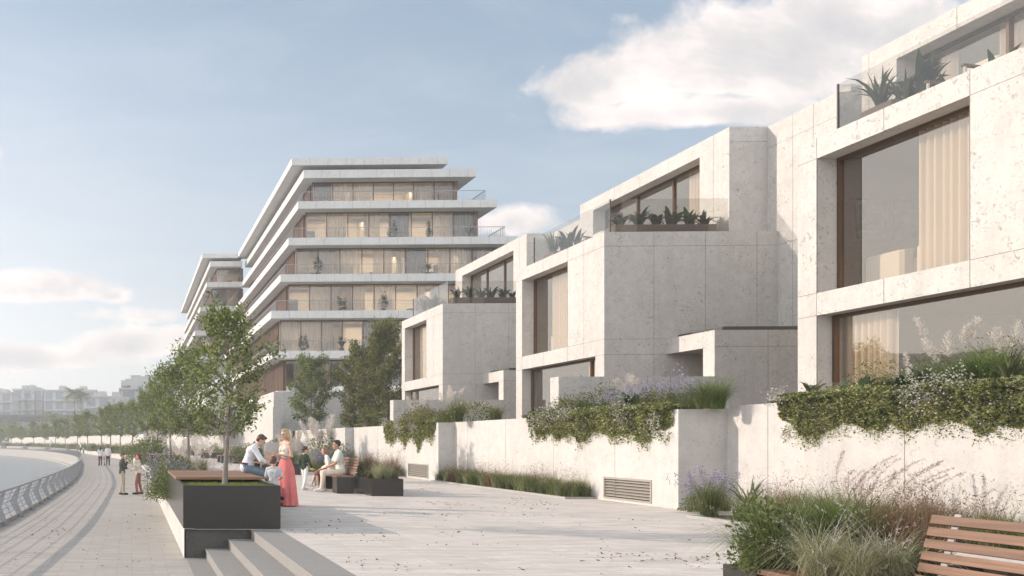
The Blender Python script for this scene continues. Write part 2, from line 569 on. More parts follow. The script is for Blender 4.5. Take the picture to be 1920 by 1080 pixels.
def blob(px, py, rx, ry, w=1.0, flat=0.6):
    """soft ellipse, flatter towards its base"""
    t, v = uvpx(px, py)
    a = mathn(nt, 'DIVIDE', mathn(nt, 'SUBTRACT', cu, t), rx / 1600)
    b = mathn(nt, 'DIVIDE', mathn(nt, 'SUBTRACT', cv, v), ry / 1600)
    lo = mathn(nt, 'MULTIPLY', mathn(nt, 'MINIMUM', b, 0.0), 1 / flat)
    hi = mathn(nt, 'MAXIMUM', b, 0.0)
    b2 = mathn(nt, 'ADD', lo, hi)
    d = mathn(nt, 'SQRT', mathn(nt, 'ADD', mathn(nt, 'MULTIPLY', a, a), mathn(nt, 'MULTIPLY', b2, b2)))
    return mathn(nt, 'MULTIPLY', mathn(nt, 'SUBTRACT', 1.0, d), w)
CL = [(1420, 120, 400, 150, 1.25), (1130, 160, 160, 90, 1.2), (1650, 60, 330, 130, 1.2), (1330, 215, 330, 60, 1.1), (1980, -10, 330, 90, .6),
      (1105, 70, 40, 26, .32), (1180, 40, 60, 32, .4),
      (70, 545, 190, 50, 1.25), (215, 555, 50, 28, .8), (165, 592, 60, 20, .5), (280, 595, 80, 28, .6),
      (60, 675, 260, 40, 1.25), (240, 650, 170, 48, 1.25), (350, 640, 120, 40, 1.2), (960, 420, 120, 48), (-250, 600, 260, 70), (-300, 300, 380, 120)]
dens = None
for c in CL:
    b = blob(*c)
    dens = b if dens is None else mathn(nt, 'MAXIMUM', dens, b)
dens = mathn(nt, 'MAXIMUM', dens, -0.6)
tot = mathn(nt, 'ADD', mathn(nt, 'MULTIPLY', dens, 0.85), mathn(nt, 'ADD', mathn(nt, 'MULTIPLY', mathn(nt, 'SUBTRACT', n_big, 0.5), 1.7), mathn(nt, 'MULTIPLY', mathn(nt, 'SUBTRACT', n_det, 0.5), 0.85)))
mask = ramp(nt, tot, [(0.08, (0, 0, 0)), (0.20, (0.35, 0.35, 0.35)), (0.40, (1, 1, 1))])
# cloud light: compare the density with the density a little towards the sun (up and left)
mp2 = nd(nt, "ShaderNodeMapping")
mp2.inputs["Location"].default_value = (0.03, -0.035, 0)
lk(nt, uv, mp2.inputs[0])
n_sh = noise(nt, mp2.outputs[0], 4.2, 6, 0.6, stretch=(1.0, 1.2, 1), dist=0.25)
lit = mathn(nt, 'ADD', mathn(nt, 'MULTIPLY', mathn(nt, 'SUBTRACT', n_big, n_sh), 3.2), 0.52)
thick = ramp(nt, tot, [(0.15, (1, 1, 1)), (1.0, (0.0, 0.0, 0.0))])
lit = mathn(nt, 'ADD', mathn(nt, 'MULTIPLY', lit, 0.7), mathn(nt, 'MULTIPLY', thick, 0.40))
ccol = ramp(nt, lit, [(0.15, (3.5, 3.45, 3.55)), (0.5, (4.5, 4.25, 4.2)), (0.85, (6.5, 5.8, 5.5))])
mfac = mathn(nt, 'MULTIPLY', mask, 0.97)
up_only = ramp(nt, sep.outputs[1], [(0.02, (0, 0, 0)), (0.1, (1, 1, 1))])
mfac = mathn(nt, 'MULTIPLY', mfac, up_only)
# high thin veil over the whole sky, denser low down, with drawn-out wisps
veil = ramp(nt, sep.outputs[2], [(0.0, (0.82, 0.82, 0.82)), (0.12, (0.62, 0.62, 0.62)), (0.45, (0.40, 0.40, 0.40)), (0.9, (0.36, 0.36, 0.36))])
veilc = ramp(nt, sep.outputs[2], [(0.0, (5.3, 5.3, 5.3)), (0.18, (3.1, 3.45, 3.75)), (0.5, (2.1, 2.75, 3.15))])
dsun = nd(nt, "ShaderNodeVectorMath", operation='DOT_PRODUCT')
lk(nt, tc.outputs["Generated"], dsun.inputs[0]); dsun.inputs[1].default_value = SD
glow = mathn(nt, 'MULTIPLY', ramp(nt, dsun.outputs["Value"], [(0.0, (0, 0, 0)), (0.32, (0.26, 0.26, 0.26)), (0.75, (0.8, 0.8, 0.8))]), ramp(nt, sep.outputs[2], [(0.08, (1, 1, 1)), (0.45, (0.18, 0.18, 0.18))]))
wisp = noise(nt, uv, 2.6, 8, 0.68, stretch=(1.0, 4.0, 1), dist=0.5)
wf = mathn(nt, 'MULTIPLY', ramp(nt, wisp, [(0.45, (0, 0, 0)), (0.8, (1, 1, 1))]), mathn(nt, 'MULTIPLY', up_only, 0.22))
skyc = mixc(nt, veil, sky.outputs[0], veilc)
skyc = mixc(nt, glow, skyc, (6.0, 5.95, 5.95))
skyc = mixc(nt, wf, skyc, (5.2, 5.2, 5.3))
# bright broken cloud added behind the viewer, unseen, to fill the shaded walls
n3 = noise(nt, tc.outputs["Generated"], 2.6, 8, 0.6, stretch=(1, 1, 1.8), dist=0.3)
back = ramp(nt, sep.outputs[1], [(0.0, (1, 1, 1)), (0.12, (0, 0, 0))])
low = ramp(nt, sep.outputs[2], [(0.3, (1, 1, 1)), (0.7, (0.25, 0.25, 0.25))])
back_fill = mathn(nt, 'MULTIPLY', mathn(nt, 'MULTIPLY', low, mathn(nt, 'MULTIPLY', ramp(nt, n3, [(0.34, (0, 0, 0)), (0.54, (1, 1, 1))]), back)), 0.95)
skyc = mixc(nt, back_fill, skyc, (13.5, 13.4, 13.5))
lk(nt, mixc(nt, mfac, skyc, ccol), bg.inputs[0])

sc.view_settings.view_transform = 'Standard'
sc.view_settings.look = 'None'
sc.view_settings.exposure = 0.40
sc.view_settings.gamma = 1.0
sc.render.film_transparent = False
sc.cycles.max_bounces = 7
sc.cycles.transparent_max_bounces = 12
sc.cycles.volume_bounces = 1
sc.cycles.use_denoising = True

# ------------------------------------------------------------------ plan curves
RAIL = [(-4.2, 4), (-3.75, 9), (-3.3, 14.5), (-2.97, 20), (-2.85, 25), (-2.78, 30), (-2.75, 35), (-2.77, 40), (-3.06, 50), (-3.55, 60), (-4.5, 77), (-6.4, 102), (-9.3, 124), (-14.2, 150), (-20, 172), (-31, 203), (-46, 232), (-68, 262)]
EDGE = [(0.89, 4), (0.89, 14.55), (0.89, 30), (1.0, 43), (0.9, 58), (0.5, 72), (-0.4, 88), (-2.6, 104), (-6.1, 128), (-11.6, 160), (-18.4, 190), (-27, 220), (-37, 250), (-52, 285)]
FWALL = [(11.0, 58), (11.8, 85), (6.0, 112), (0.3, 142), (-8.7, 182), (-23.3, 232), (-46, 302)]

def spline(P, step):
    P = [Vector((p[0], p[1], 0)) for p in P]
    out = []
    for i in range(len(P) - 1):
        p0, p1, p2, p3 = P[max(i - 1, 0)], P[i], P[i + 1], P[min(i + 2, len(P) - 1)]
        n = max(2, int((p2 - p1).length / step))
        for k in range(n):
            t = k / n
            out.append(0.5 * ((2 * p1) + (p2 - p0) * t + (2 * p0 - 5 * p1 + 4 * p2 - p3) * t * t + (3 * p1 - p0 - 3 * p2 + p3) * t ** 3))
    out.append(P[-1])
    return out
rail_c = spline(RAIL, 1.0)
edge_c = spline(EDGE, 1.0)
ZP = -0.49     # promenade
ZW = -1.85     # water

def curve_at_y(C, y):
    for a, b in zip(C[:-1], C[1:]):
        if a.y <= y <= b.y:
            t = (y - a.y) / (b.y - a.y + 1e-9)
            return a.x + (b.x - a.x) * t
    return C[-1].x if y > C[-1].y else C[0].x

# ------------------------------------------------------------------ ground materials
def paver_mat(name, base, joint, bw, bh, rot, mort, var, streak=None, off=0.5, dirt=0.3):
    m, nt, b = mat(name)
    p = geo_pos(nt)
    mp = nd(nt, "ShaderNodeMapping")
    mp.inputs["Rotation"].default_value = (0, 0, rot)
    lk(nt, p, mp.inputs[0])
    br = nd(nt, "ShaderNodeTexBrick")
    br.offset = off
    br.inputs["Scale"].default_value = 1.0
    br.inputs["Brick Width"].default_value = bw
    br.inputs["Row Height"].default_value = bh
    br.inputs["Mortar Size"].default_value = mort
    br.inputs["Mortar Smooth"].default_value = 0.15
    br.inputs["Bias"].default_value = 0.0
    br.inputs["Color1"].default_value = (*[x * (1 - var) for x in base], 1)
    br.inputs["Color2"].default_value = (*[min(1, x * (1 + var)) for x in base], 1)
    br.inputs["Mortar"].default_value = (*joint, 1)
    lk(nt, mp.outputs[0], br.inputs[0])
    c = br.outputs[0]
    n1 = noise(nt, p, 2.0, 8, 0.74, stretch=streak or (1, 1, 1), dist=0.7)
    c = mixc(nt, mathn(nt, 'MULTIPLY', ramp(nt, n1, [(0.40, (0, 0, 0)), (0.66, (1, 1, 1))]), dirt), c, tuple(x * 0.54 for x in base))
    n2 = noise(nt, p, 42, 3, 0.6)
    c = mixc(nt, mathn(nt, 'MULTIPLY', ramp(nt, n2, [(0.45, (0, 0, 0)), (0.7, (1, 1, 1))]), 0.36), c, tuple(x * 0.55 for x in base))
    n3 = noise(nt, p, 0.35, 3, 0.5)
    c = mixc(nt, mathn(nt, 'MULTIPLY', ramp(nt, n3, [(0.4, (0, 0, 0)), (0.65, (1, 1, 1))]), 0.16), c, tuple(x * 0.7 for x in base))
    lk(nt, c, b.inputs["Base Color"])
    b.inputs["Roughness"].default_value = 0.78
    b.inputs["Specular IOR Level"].default_value = 0.3
    h = mathn(nt, 'SUBTRACT', mathn(nt, 'MULTIPLY', n1, 0.4), mathn(nt, 'MULTIPLY', br.outputs["Fac"], 0.5))
    bump(nt, b, h, 0.35, 0.006)
    M[name] = m
paver_mat("plaza_slabs", (0.665, 0.605, 0.55), (0.82, 0.77, 0.71), 1.25, 0.62, R(90), 0.007, 0.05, (0.55, 2.6, 1), 0.37, 0.75)
paver_mat("promenade_setts", (0.43, 0.395, 0.355), (0.27, 0.25, 0.23), 0.55, 0.125, 0.0, 0.005, 0.09, (1.2, 1.0, 1), 0.43, 0.16)
paver_mat("granite", (0.30, 0.29, 0.275), (0.19, 0.18, 0.17), 1.6, 40.0, R(90), 0.005, 0.05, None, 0.0, 0.15)

# water
m, nt, b = mat("water")
b.inputs["Base Color"].default_value = (0.20, 0.23, 0.25, 1)
b.inputs["Roughness"].default_value = 0.14
b.inputs["IOR"].default_value = 1.33
p = geo_pos(nt)
w1 = noise(nt, p, 1.1, 4, 0.6, stretch=(0.8, 0.8, 1))
w2 = noise(nt, p, 4.5, 3, 0.6)
bump(nt, b, mathn(nt, 'ADD', w1, mathn(nt, 'MULTIPLY', w2, 0.35)), 1.0, 0.22)
M["water"] = m
m, nt, b = mat("turf")
n1 = noise(nt, geo_pos(nt), 0.7, 8, 0.7)
lk(nt, ramp(nt, n1, [(0.3, (0.05, 0.06, 0.022)), (0.7, (0.12, 0.125, 0.05))]), b.inputs["Base Color"])
b.inputs["Roughness"].default_value = 0.95
M["turf"] = m
m, nt, b = mat("hill")
n1 = noise(nt, geo_pos(nt), 0.012, 9, 0.7)
lk(nt, ramp(nt, n1, [(0.3, (0.035, 0.04, 0.025)), (0.7, (0.09, 0.085, 0.055))]), b.inputs["Base Color"])
b.inputs["Roughness"].default_value = 1.0
M["hill"] = m

def strip(mb, A, B, z):
    """sheet between two polylines sampled to the same count"""
    def res(C, n):
        L = [0.0]
        for a, b in zip(C[:-1], C[1:]): L.append(L[-1] + (b - a).length)
        out, j = [], 0
        for k in range(n):
            t = L[-1] * k / (n - 1)
            while j < len(C) - 2 and L[j + 1] < t: j += 1
            f = (t - L[j]) / max(1e-9, L[j + 1] - L[j])
            out.append(C[j].lerp(C[j + 1], min(1, f)))
        return out
    n = max(len(A), len(B))
    A, B = res(A, n), res(B, n)
    for i in range(n - 1):
        mb.face([(A[i].x, A[i].y, z), (B[i].x, B[i].y, z), (B[i + 1].x, B[i + 1].y, z), (A[i + 1].x, A[i + 1].y, z)])

# base ground reaching the horizon
mb = MB()
gl = [(p.x + 0.6, p.y, -0.60) for p in edge_c if p.y > 15][::4]
mb.face([(4, -60, -0.60), (2500, -60, -0.60), (2500, 3000, -0.60), (-900, 3000, -0.60)] + gl[::-1] + [(2.2, 14, -0.60)])
tag(obj("ground", mb, "turf"), kind="structure")
mb = MB()
mb.face([(-3500, -400, ZW), (200, -400, ZW), (200, 4000, ZW), (-3500, 4000, ZW)])
tag(obj("water", mb, "water"), kind="structure")
# promenade sheet and quay wall
mb = MB()
quay_c = [Vector((p.x - 0.30, p.y, 0)) for p in rail_c]
ec2 = [Vector((p.x + 0.2, p.y, 0)) for p in edge_c]
ec2[0].y = quay_c[0].y
strip(mb, [Vector((quay_c[0].x - 1, -6, 0))] + quay_c, [Vector((1.4, -6, 0))] + ec2, ZP)
mb.face([(1.0, -6, ZP - 0.004), (6, -6, ZP - 0.004), (6, 14.6, ZP - 0.004), (1.0, 14.6, ZP - 0.004)])
tag(obj("promenade", mb, "promenade_setts"), kind="structure")
mb = MB()
for a, b in zip(quay_c[:-1], quay_c[1:]):
    for (d0, d1, z0, z1) in ((0.0, 0.0, ZP + 0.10, ZW - 1),):
        mb.face([(a.x, a.y, z0), (b.x, b.y, z0), (b.x, b.y, z1), (a.x, a.y, z1)])
    mb.face([(a.x, a.y, ZP + 0.10), (a.x + 0.22, a.y, ZP + 0.10), (b.x + 0.22, b.y, ZP + 0.10), (b.x, b.y, ZP + 0.10)])
    mb.face([(a.x + 0.22, a.y, ZP + 0.10), (a.x + 0.22, a.y, ZP), (b.x + 0.22, b.y, ZP), (b.x + 0.22, b.y, ZP + 0.10)])
    mb.face([(a.x, a.y, ZW + 0.18), (b.x, b.y, ZW + 0.18), (b.x - 0.5, b.y, ZW + 0.18), (a.x - 0.5, a.y, ZW + 0.18)])
    mb.face([(a.x - 0.5, a.y, ZW + 0.18), (b.x - 0.5, b.y, ZW + 0.18), (b.x - 0.5, b.y, ZW - 1), (a.x - 0.5, a.y, ZW - 1)])
tag(obj("quay_wall", mb, "kerb"), "long curved pale concrete quay wall dropping from the promenade to the water", "quay wall")

# terrace (plaza) sheet
mb = MB()
E2 = [p for p in edge_c if p.y >= 14.5]
E2[0] = Vector((0.89, 14.5, 0))
fw = spline(FWALL, 4.0)
right = [Vector((13.4, 14.5, 0)), Vector((13.4, 20, 0)), Vector((12.4, 33, 0)), Vector((11.8, 45, 0)), Vector((11.2, 58, 0))] + fw[1:]
strip(mb, E2, right, 0.0)
mb.face([(2.50, -6, 0), (13.4, -6, 0), (13.4, 14.5, 0), (2.50, 14.5, 0)])
tag(obj("plaza", mb, "plaza_slabs"), kind="structure")
# steps down to the promenade, granite
RX = (1.26, 1.645, 2.03)
mb = MB()
for k, x in enumerate(RX):
    z0, z1 = ZP + 0.1633 * k, ZP + 0.1633 * (k + 1)
    x1 = RX[k + 1] if k < 2 else 2.50
    mb.face([(x, 14.55, z0), (x, -6, z0), (x, -6, z1), (x, 14.55, z1)])
    mb.face([(x - 0.012, -6, z1), (x1, -6, z1), (x1, 14.55, z1), (x - 0.012, 14.55, z1)])
    mb.face([(x - 0.012, -6, z1), (x - 0.012, 14.55, z1), (x - 0.012, 14.55, z1 - 0.03), (x - 0.012, -6, z1 - 0.03)])
tag(obj("steps", mb, "granite"), kind="structure")
mb = MB()
mb.face([(0.80, -6, ZP + 0.004), (1.26, -6, ZP + 0.004), (1.26, 14.55, ZP + 0.004), (0.93, 14.55, ZP + 0.004)])
tag(obj("step_apron", mb, "granite"), kind="structure")
# retaining edge between promenade and plaza
mb = MB()
for a, b in zip(E2[:-1], E2[1:]):
    mb.face([(a.x, a.y, ZP - 0.05), (a.x, a.y, 0.012), (b.x, b.y, 0.012), (b.x, b.y, ZP - 0.05)])
    mb.face([(a.x, a.y, 0.012), (a.x + 0.18, a.y, 0.012), (b.x + 0.18, b.y, 0.012), (b.x, b.y, 0.012)])
tag(obj("terrace_wall", mb, "wall_limestone"), "low pale concrete retaining wall between promenade and raised plaza", "wall")

# hills across the water (seen mirrored in the windows)
def hills(name, az0, az1, dist, hmax, seed, lab):
    mbh = MB()
    n = 90
    prof = []
    for i in range(n + 1):
        a = az0 + (az1 - az0) * i / n
        f = math.sin(math.pi * i / n) ** 0.6
        h = hmax * f * (0.86 + 0.30 * mnoise.fractal(Vector((i * 0.07, seed, 0)), 1.0, 2.0, 5))
        prof.append((a, max(h, 1)))
    rows = 7
    for i in range(n):
        for r in range(rows):
            def pt(i_, r_):
                a, h = prof[i_]
                t = r_ / rows
                d = dist + 60 * t + 12 * mnoise.noise(Vector((i_ * 0.3, r_ * 0.9, seed)))
                return (-math.sin(a) * d, math.cos(a) * d, ZW - 2 + h * t ** 0.7)
            mbh.face([pt(i, r), pt(i + 1, r), pt(i + 1, r + 1), pt(i, r + 1)])
    o = obj(name, mbh, "hill", smooth=True)
    tag(o, kind="structure")
hills("hills", R(14), R(100), 300, 38, 3.1, None)
hills("hills", R(15), R(98), 390, 53, 8.7, None)
# ------------------------------------------------------------------ terraced townhouses
XF = 15.0            # street face
ZR = 8.14            # top of the first parapet
def joints_x(mb, x, ys, zs, y0, y1, z0, z1, w=0.011, mi=1, skip=None):
    """thin open joints on a face looking to -X"""
    for y in ys:
        for (a, b) in (skip(y, None) if skip else [(z0, z1)]):
            mb.box(x - 0.0025, x + 0.01, y - w / 2, y + w / 2, a, b, mi, "r")
    for z in zs:
        for (a, b) in (skip(None, z) if skip else [(y0, y1)]):
            mb.box(x - 0.002, x + 0.01, a, b, z - w / 2, z + w / 2, mi, "r")
def joints_y(mb, y, xs, zs, x0, x1, z0, z1, w=0.011, mi=1):
    """thin open joints on a face looking to -Y"""
    for x in xs:
        mb.box(x - w / 2, x + w / 2, y - 0.0025, y + 0.01, z0, z1, mi, "k")
    for z in zs:
        mb.box(x0, x1, y - 0.002, y + 0.01, z - w / 2, z + w / 2, mi, "k")

def curtain_mb(mb, x, y0, y1, z0, z1, amp=0.05, wave=0.19, seed=0):
    n = max(8, int(abs(y1 - y0) / 0.022))
    r = random.Random(seed)
    ph = [r.uniform(0, 6) for _ in range(3)]
    prof = []
    for i in range(n + 1):
        y = y0 + (y1 - y0) * i / n
        d = amp * (math.sin(y / wave * 6.28 + ph[0] + 0.9 * math.sin(y * 3.1 + ph[1])) + 0.35 * math.sin(y / wave * 13 + ph[2]))
        prof.append((x + d, y))
    k = len(mb.v)
    for (a, b) in prof:
        mb.v += [(a, b, z0), (a, b, z1)]
    for i in range(n):
        mb.f.append((k + 2 * i, k + 2 * i + 2, k + 2 * i + 3, k + 2 * i + 1)); mb.m.append(0)

def window(house, name, x, y0, y1, z0, z1, mull=(), fw=0.075, fd=0.10):
    """bronze frame in a wall opening facing -X with one pane per bay"""
    mb = MB()
    mb.box(x, x + fd, y0, y0 + fw, z0, z1); mb.box(x, x + fd, y1 - fw, y1, z0, z1)
    mb.box(x, x + fd, y0 + fw, y1 - fw, z0, z0 + fw); mb.box(x, x + fd, y0 + fw, y1 - fw, z1 - fw, z1)
    for m_ in mull:
        mb.box(x - 0.01, x + fd, m_ - 0.035, m_ + 0.035, z0 + fw, z1 - fw)
    f = obj(name, mb, "bronze", house)
    e = [y0 + fw] + [q for m_ in sorted(mull) for q in (m_ - 0.035, m_ + 0.035)] + [y1 - fw]
    for a, b in zip(e[::2], e[1::2]):
        g = MB(); g.face([(x + 0.05, a, z0 + fw), (x + 0.05, a, z1 - fw), (x + 0.05, b, z1 - fw), (x + 0.05, b, z0 + fw)])
        obj("pane", g, "window_glass", f)
    return f

def townhouse(Y0, label, where, full=True):
    YF = Y0 + 6.22
    L = lambda l: YF - l
    h = thing("townhouse", label, "house", (XF, YF, 0), "stepped pale stone townhouses")
    # --- street block, hollow
    mb = MB()
    us = [Y0, L(5.70), L(3.95), L(0.53), YF]
    zs = [1.0, 1.5, 4.25, 4.74, 7.69, ZR]
    def solid(u, z):
        if L(3.95) < u < L(0.53) and 4.74 < z < 7.69: return False
        if L(5.70) < u < L(0.53) and 1.5 < z < 4.25: return False
        return True
    mb.wall(lambda u, d, z: (XF + d, u, z), us, zs, solid, 0.0, 0.55)
    # side walls, floors, back
    X2 = 21.6
    mb.box(XF + 0.55, X2, Y0, Y0 + 0.35, 1.0, ZR, 0, "l")
    mb.box(XF + 0.55, X2, YF - 0.35, YF, 1.0, ZR, 0, "l")
    # joints
    def skip(y, z):
        if y is not None:
            segs = [(1.0, 4.25), (4.25, 7.69), (7.69, ZR)]
            out = []
            for a, b in segs:
                m_ = 0.5 * (a + b)
                if solid(y, m_) : out.append((a, b))
                elif a == 4.25: out.append((4.25, 4.74))
            return out
        return [(Y0, L(3.95)), (L(0.53), YF)] if z in (7.69, 4.74) else [(Y0, L(5.70)), (L(0.53), YF)]
    joints_x(mb, XF, [L(0.53), L(2.2), L(3.95), L(5.0)], [7.69, 4.74, 4.25], Y0, YF, 1.0, ZR, skip=skip)
    joints_y(mb, Y0, [16.55, 18.15, 19.75], [7.69, 4.74, 4.25], XF, 20.6, 1.0, ZR)
    obj("street_block", mb, ["limestone", "joint"], h)
    # interior
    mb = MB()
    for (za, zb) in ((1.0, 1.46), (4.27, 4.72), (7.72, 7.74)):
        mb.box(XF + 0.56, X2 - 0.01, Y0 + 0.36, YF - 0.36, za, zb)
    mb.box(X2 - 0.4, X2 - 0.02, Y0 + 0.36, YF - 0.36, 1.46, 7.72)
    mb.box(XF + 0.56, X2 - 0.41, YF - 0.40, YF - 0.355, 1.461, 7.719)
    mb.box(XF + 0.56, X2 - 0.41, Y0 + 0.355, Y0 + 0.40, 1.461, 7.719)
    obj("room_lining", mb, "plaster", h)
    # windows
    window(h, "window", XF + 0.43, L(3.95), L(0.53), 4.74, 7.69)
    window(h, "window", XF + 0.33, L(5.70), L(0.53), 1.5, 4.25, [L(4.80)])
    # --- set-back upper storey
    XU = 19.2
    A, B = Y0 + 0.45, YF + 3.35
    oa, ob = Y0 + 1.88, Y0 + 8.55
    mb = MB()
    us = [A, oa, ob, B]; zs = [7.81, 7.95, 11.1, 11.6]
    mb.wall(lambda u, d, z: (XU + d, u, z), us, zs, lambda u, z: not (oa < u < ob and 7.95 < z < 11.1), 0.0, 0.6)
    mb.box(XU + 0.6, 27.0, A, A + 0.4, 7.81, 11.6, 0, "l")
    mb.box(XU + 0.6, 27.0, B - 0.4, B, 4.0, 11.6, 0, "l")
    mb.box(XU + 0.6, 27.0, A + 0.4, B - 0.4, 11.25, 11.58)
    mb.box(XU + 4.4, XU + 4.7, A + 0.4, B - 0.4, 7.82, 11.25)
    joints_x(mb, XU, [A + 0.75, ob + 0.8], [], A, B, 8.0, 11.6)
    joints_x(mb, XU, [oa + 1.7 * i for i in range(1, 4)], [], A, B, 11.1, 11.6)
    joints_y(mb, A, [], [11.12], XU, 20.4, 8, 11.6)
    obj("upper_storey", mb, ["limestone", "joint"], h)
    mb = MB()
    mb.box(XU + 0.35, 20.3, A + 0.3, B - 0.3, 11.6, 11.66)
    obj("roof_edge", mb, "roof_cap", h)
    window(h, "window", XU + 0.5, oa, ob, 7.95, 11.1, [oa + (ob - oa) * k / 3 for k in (1, 2)])
    # terrace floor
    mb = MB()
    mb.box(XF + 0.56, XU + 0.6, Y0 + 0.36, YF - 0.36, 7.745, 7.80)
    obj("terrace_floor", mb, "slab_concrete", h)
    # --- stair core between the houses
    mb = MB()
    C0, C1 = Y0 - 2.30, Y0 + 0.448
    mb.box(20.4, 27.0, C0, C1, 1.0, 11.59)
    mb.box(20.75, 27.0, C0, C0 + 0.75, 11.59, 11.76, 0, "b")
    joints_x(mb, 20.4, [C0 + 0.9, C0 + 1.7], [10.9, 7.69, 4.74], C0, C1, 1.0, 11.59)
    mb.box(22.2, 27.0, C0 - 2.9, C0, 1.0, 9.2)
    mb.box(21.3, 24.0, C0 - 1.3, C0 - 0.002, 9.2, 10.2)
    obj("stair_core", mb, ["limestone", "joint"], h)
    # --- entrance canopy with pier
    mb = MB()
    P0, P1 = Y0 - 2.25, Y0 - 0.003
    mb.box(16.93, 20.39, P0, P1, 4.25, 4.73)
    mb.box(16.93, 20.39, P0, P0 + 0.5, 1.0, 4.248)
    mb.box(19.4, 20.39, P0 + 0.5, P1, 1.0, 4.247)
    joints_y(mb, P0, [18.45], [4.25], 16.93, 20.39, 1.0, 4.73)
    obj("entrance_canopy", mb, ["limestone", "joint"], h)
    mb = MB()
    mb.box(17.25, 20.38, P0 + 0.14, P1 - 0.1, 4.732, 4.85)
    obj("canopy_roof", mb, "roof_cap", h)
    mb = MB()
    mb.box(17.35, 19.3, P0 + 0.51, P0 + 0.57, 1.0, 4.24)
    d = obj("door", mb, "door_wood", h)
    mb = MB(); mb.tube([(17.6, P0 + 0.62, 2.2), (17.6, P0 + 0.62, 3.4)], 0.02); obj("handle", mb, "dark_steel", d)
    # --- glass balustrade
    r = thing("glass_balustrade", "tinted glass balustrade with dark shoe on the parapet of " + where, "balustrade", (XF + 0.5, Y0, ZR), "glass terrace balustrades")
    xg, yn, yf = XF + 0.45, Y0 + 0.47, YF - 0.55
    mb = MB(); mb.box(xg - 0.02, 19.19, yn - 0.02, yn + 0.03, ZR - 0.05, ZR + 0.09)
    mb.box(xg - 0.02, xg + 0.03, yn + 0.031, yf, ZR - 0.2, ZR + 0.07)
    mb.box(xg - 0.022, xg + 0.012, yn - 0.022, yn + 0.012, ZR + 0.09, ZR + 1.17)
    mb.box(xg - 0.022, xg + 0.012, yf - 0.01, yf + 0.02, ZR + 0.05, ZR + 1.17)
    obj("shoe", mb, "roof_cap", r)
    n = 3
    for i in range(n):
        a, b = yn + 0.02 + (yf - yn - 0.03) * i / n, yn + 0.02 + (yf - yn - 0.03) * (i + 1) / n
        g = MB(); g.face([(xg, a + 0.004, ZR + 0.07), (xg, a + 0.004, ZR + 1.17), (xg, b - 0.004, ZR + 1.17), (xg, b - 0.004, ZR + 0.07)])
        obj("glass_panel", g, "rail_glass", r)
    for (yy_) in (yn, yf):
        g = MB(); g.face([(xg + 0.02, yy_, ZR + 0.09), (19.18, yy_, ZR + 0.09), (19.18, yy_, ZR + 1.17), (xg + 0.02, yy_, ZR + 1.17)])
        obj("glass_panel", g, "rail_glass", r)
    return h, L

HY = [13.45, 27.55, 41.64]
houses = []
HLAB = ["nearest pale stone townhouse with two tall bronze framed windows at the right edge",
        "middle pale stone townhouse with blank shaded end wall and entrance canopy",
        "third pale stone townhouse beside the dark green tree",
        "farthest pale stone townhouse hidden behind the tall tree"]
WHERE = ["the nearest townhouse", "the middle townhouse", "the third townhouse", "the farthest townhouse"]
for y, lab, wh in zip(HY, HLAB, WHERE):
    houses.append(townhouse(y, lab, wh))

# curtains and furniture in the first three houses
def curtain(x, y0, y1, z0, z1, lab, seed, m="curtain"):
    mb = MB(); curtain_mb(mb, x, y0, y1, z0, z1, 0.065, 0.17, seed)
    o = obj("curtain", mb, m, smooth=True, origin=(x, y0, z0))
    tag(o, lab, "curtain", "curtains behind the townhouse windows")
for (Y0, wh) in zip(HY[:3], WHERE[:3]):
    L = lambda l: Y0 + 6.22 - l
    if Y0 < 20:
        curtain(XF + 0.72, L(4.05), L(2.2), 4.76, 7.66, "full height pale curtain drawn beside the upper window of " + wh, 1)
        curtain(XF + 0.62, L(1.75), L(0.55), 1.5, 4.22, "pale pleated curtain at the far side of the ground floor window of " + wh, 2)
        curtain(XF + 0.62, L(6.0), L(4.9), 1.5, 4.22, "pale pleated curtain at the near side of the ground floor window of " + wh, 3)
        curtain(19.95, Y0 + 7.8, Y0 + 8.25, 8.0, 11.05, "pale curtain at the far end of the top floor window of " + wh, 4)
        curtain(19.95, Y0 + 2.0, Y0 + 6.7, 8.0, 11.05, "wide pale curtain at the near end of the top floor window of " + wh, 5)
    else:
        curtain(XF + 0.72, L(4.0), L(1.45 if Y0 < 30 else 0.95), 4.76, 7.66, "full height pale curtain beside the upper window of " + wh, 1 + int(Y0))
        curtain(XF + 0.62, L(5.75), L(4.2), 1.5, 4.22, "pale curtain at the near side of the ground floor window of " + wh, 2 + int(Y0))
        curtain(19.95, Y0 + 1.9, Y0 + 3.5, 8.0, 11.05, "pale curtain at the near end of the top floor window of " + wh, 3 + int(Y0))

def rbox(mb, x0, x1, y0, y1, z0, z1, r=0.06, mi=0):
    """box with chamfered vertical and top edges (cushions, sofas)"""
    rings = [(z0, 0), (z1 - r, 0), (z1 - r * 0.3, r * 0.3), (z1, r)]
    n0 = len(mb.v); k = 8
    for z, i in rings:
        a, b, c, d = x0 + i, x1 - i, y0 + i, y1 - i
        mb.v += [(a + r, c, z), (b - r, c, z), (b, c + r, z), (b, d - r, z), (b - r, d, z), (a + r, d, z), (a, d - r, z), (a, c + r, z)]
    for i in range(len(rings) - 1):
        for j in range(k):
            j2 = (j + 1) % k
            mb.f.append((n0 + i * k + j, n0 + i * k + j2, n0 + (i + 1) * k + j2, n0 + (i + 1) * k + j)); mb.m.append(mi)
    mb.f.append(tuple(n0 + (len(rings) - 1) * k + j for j in range(k))); mb.m.append(mi)

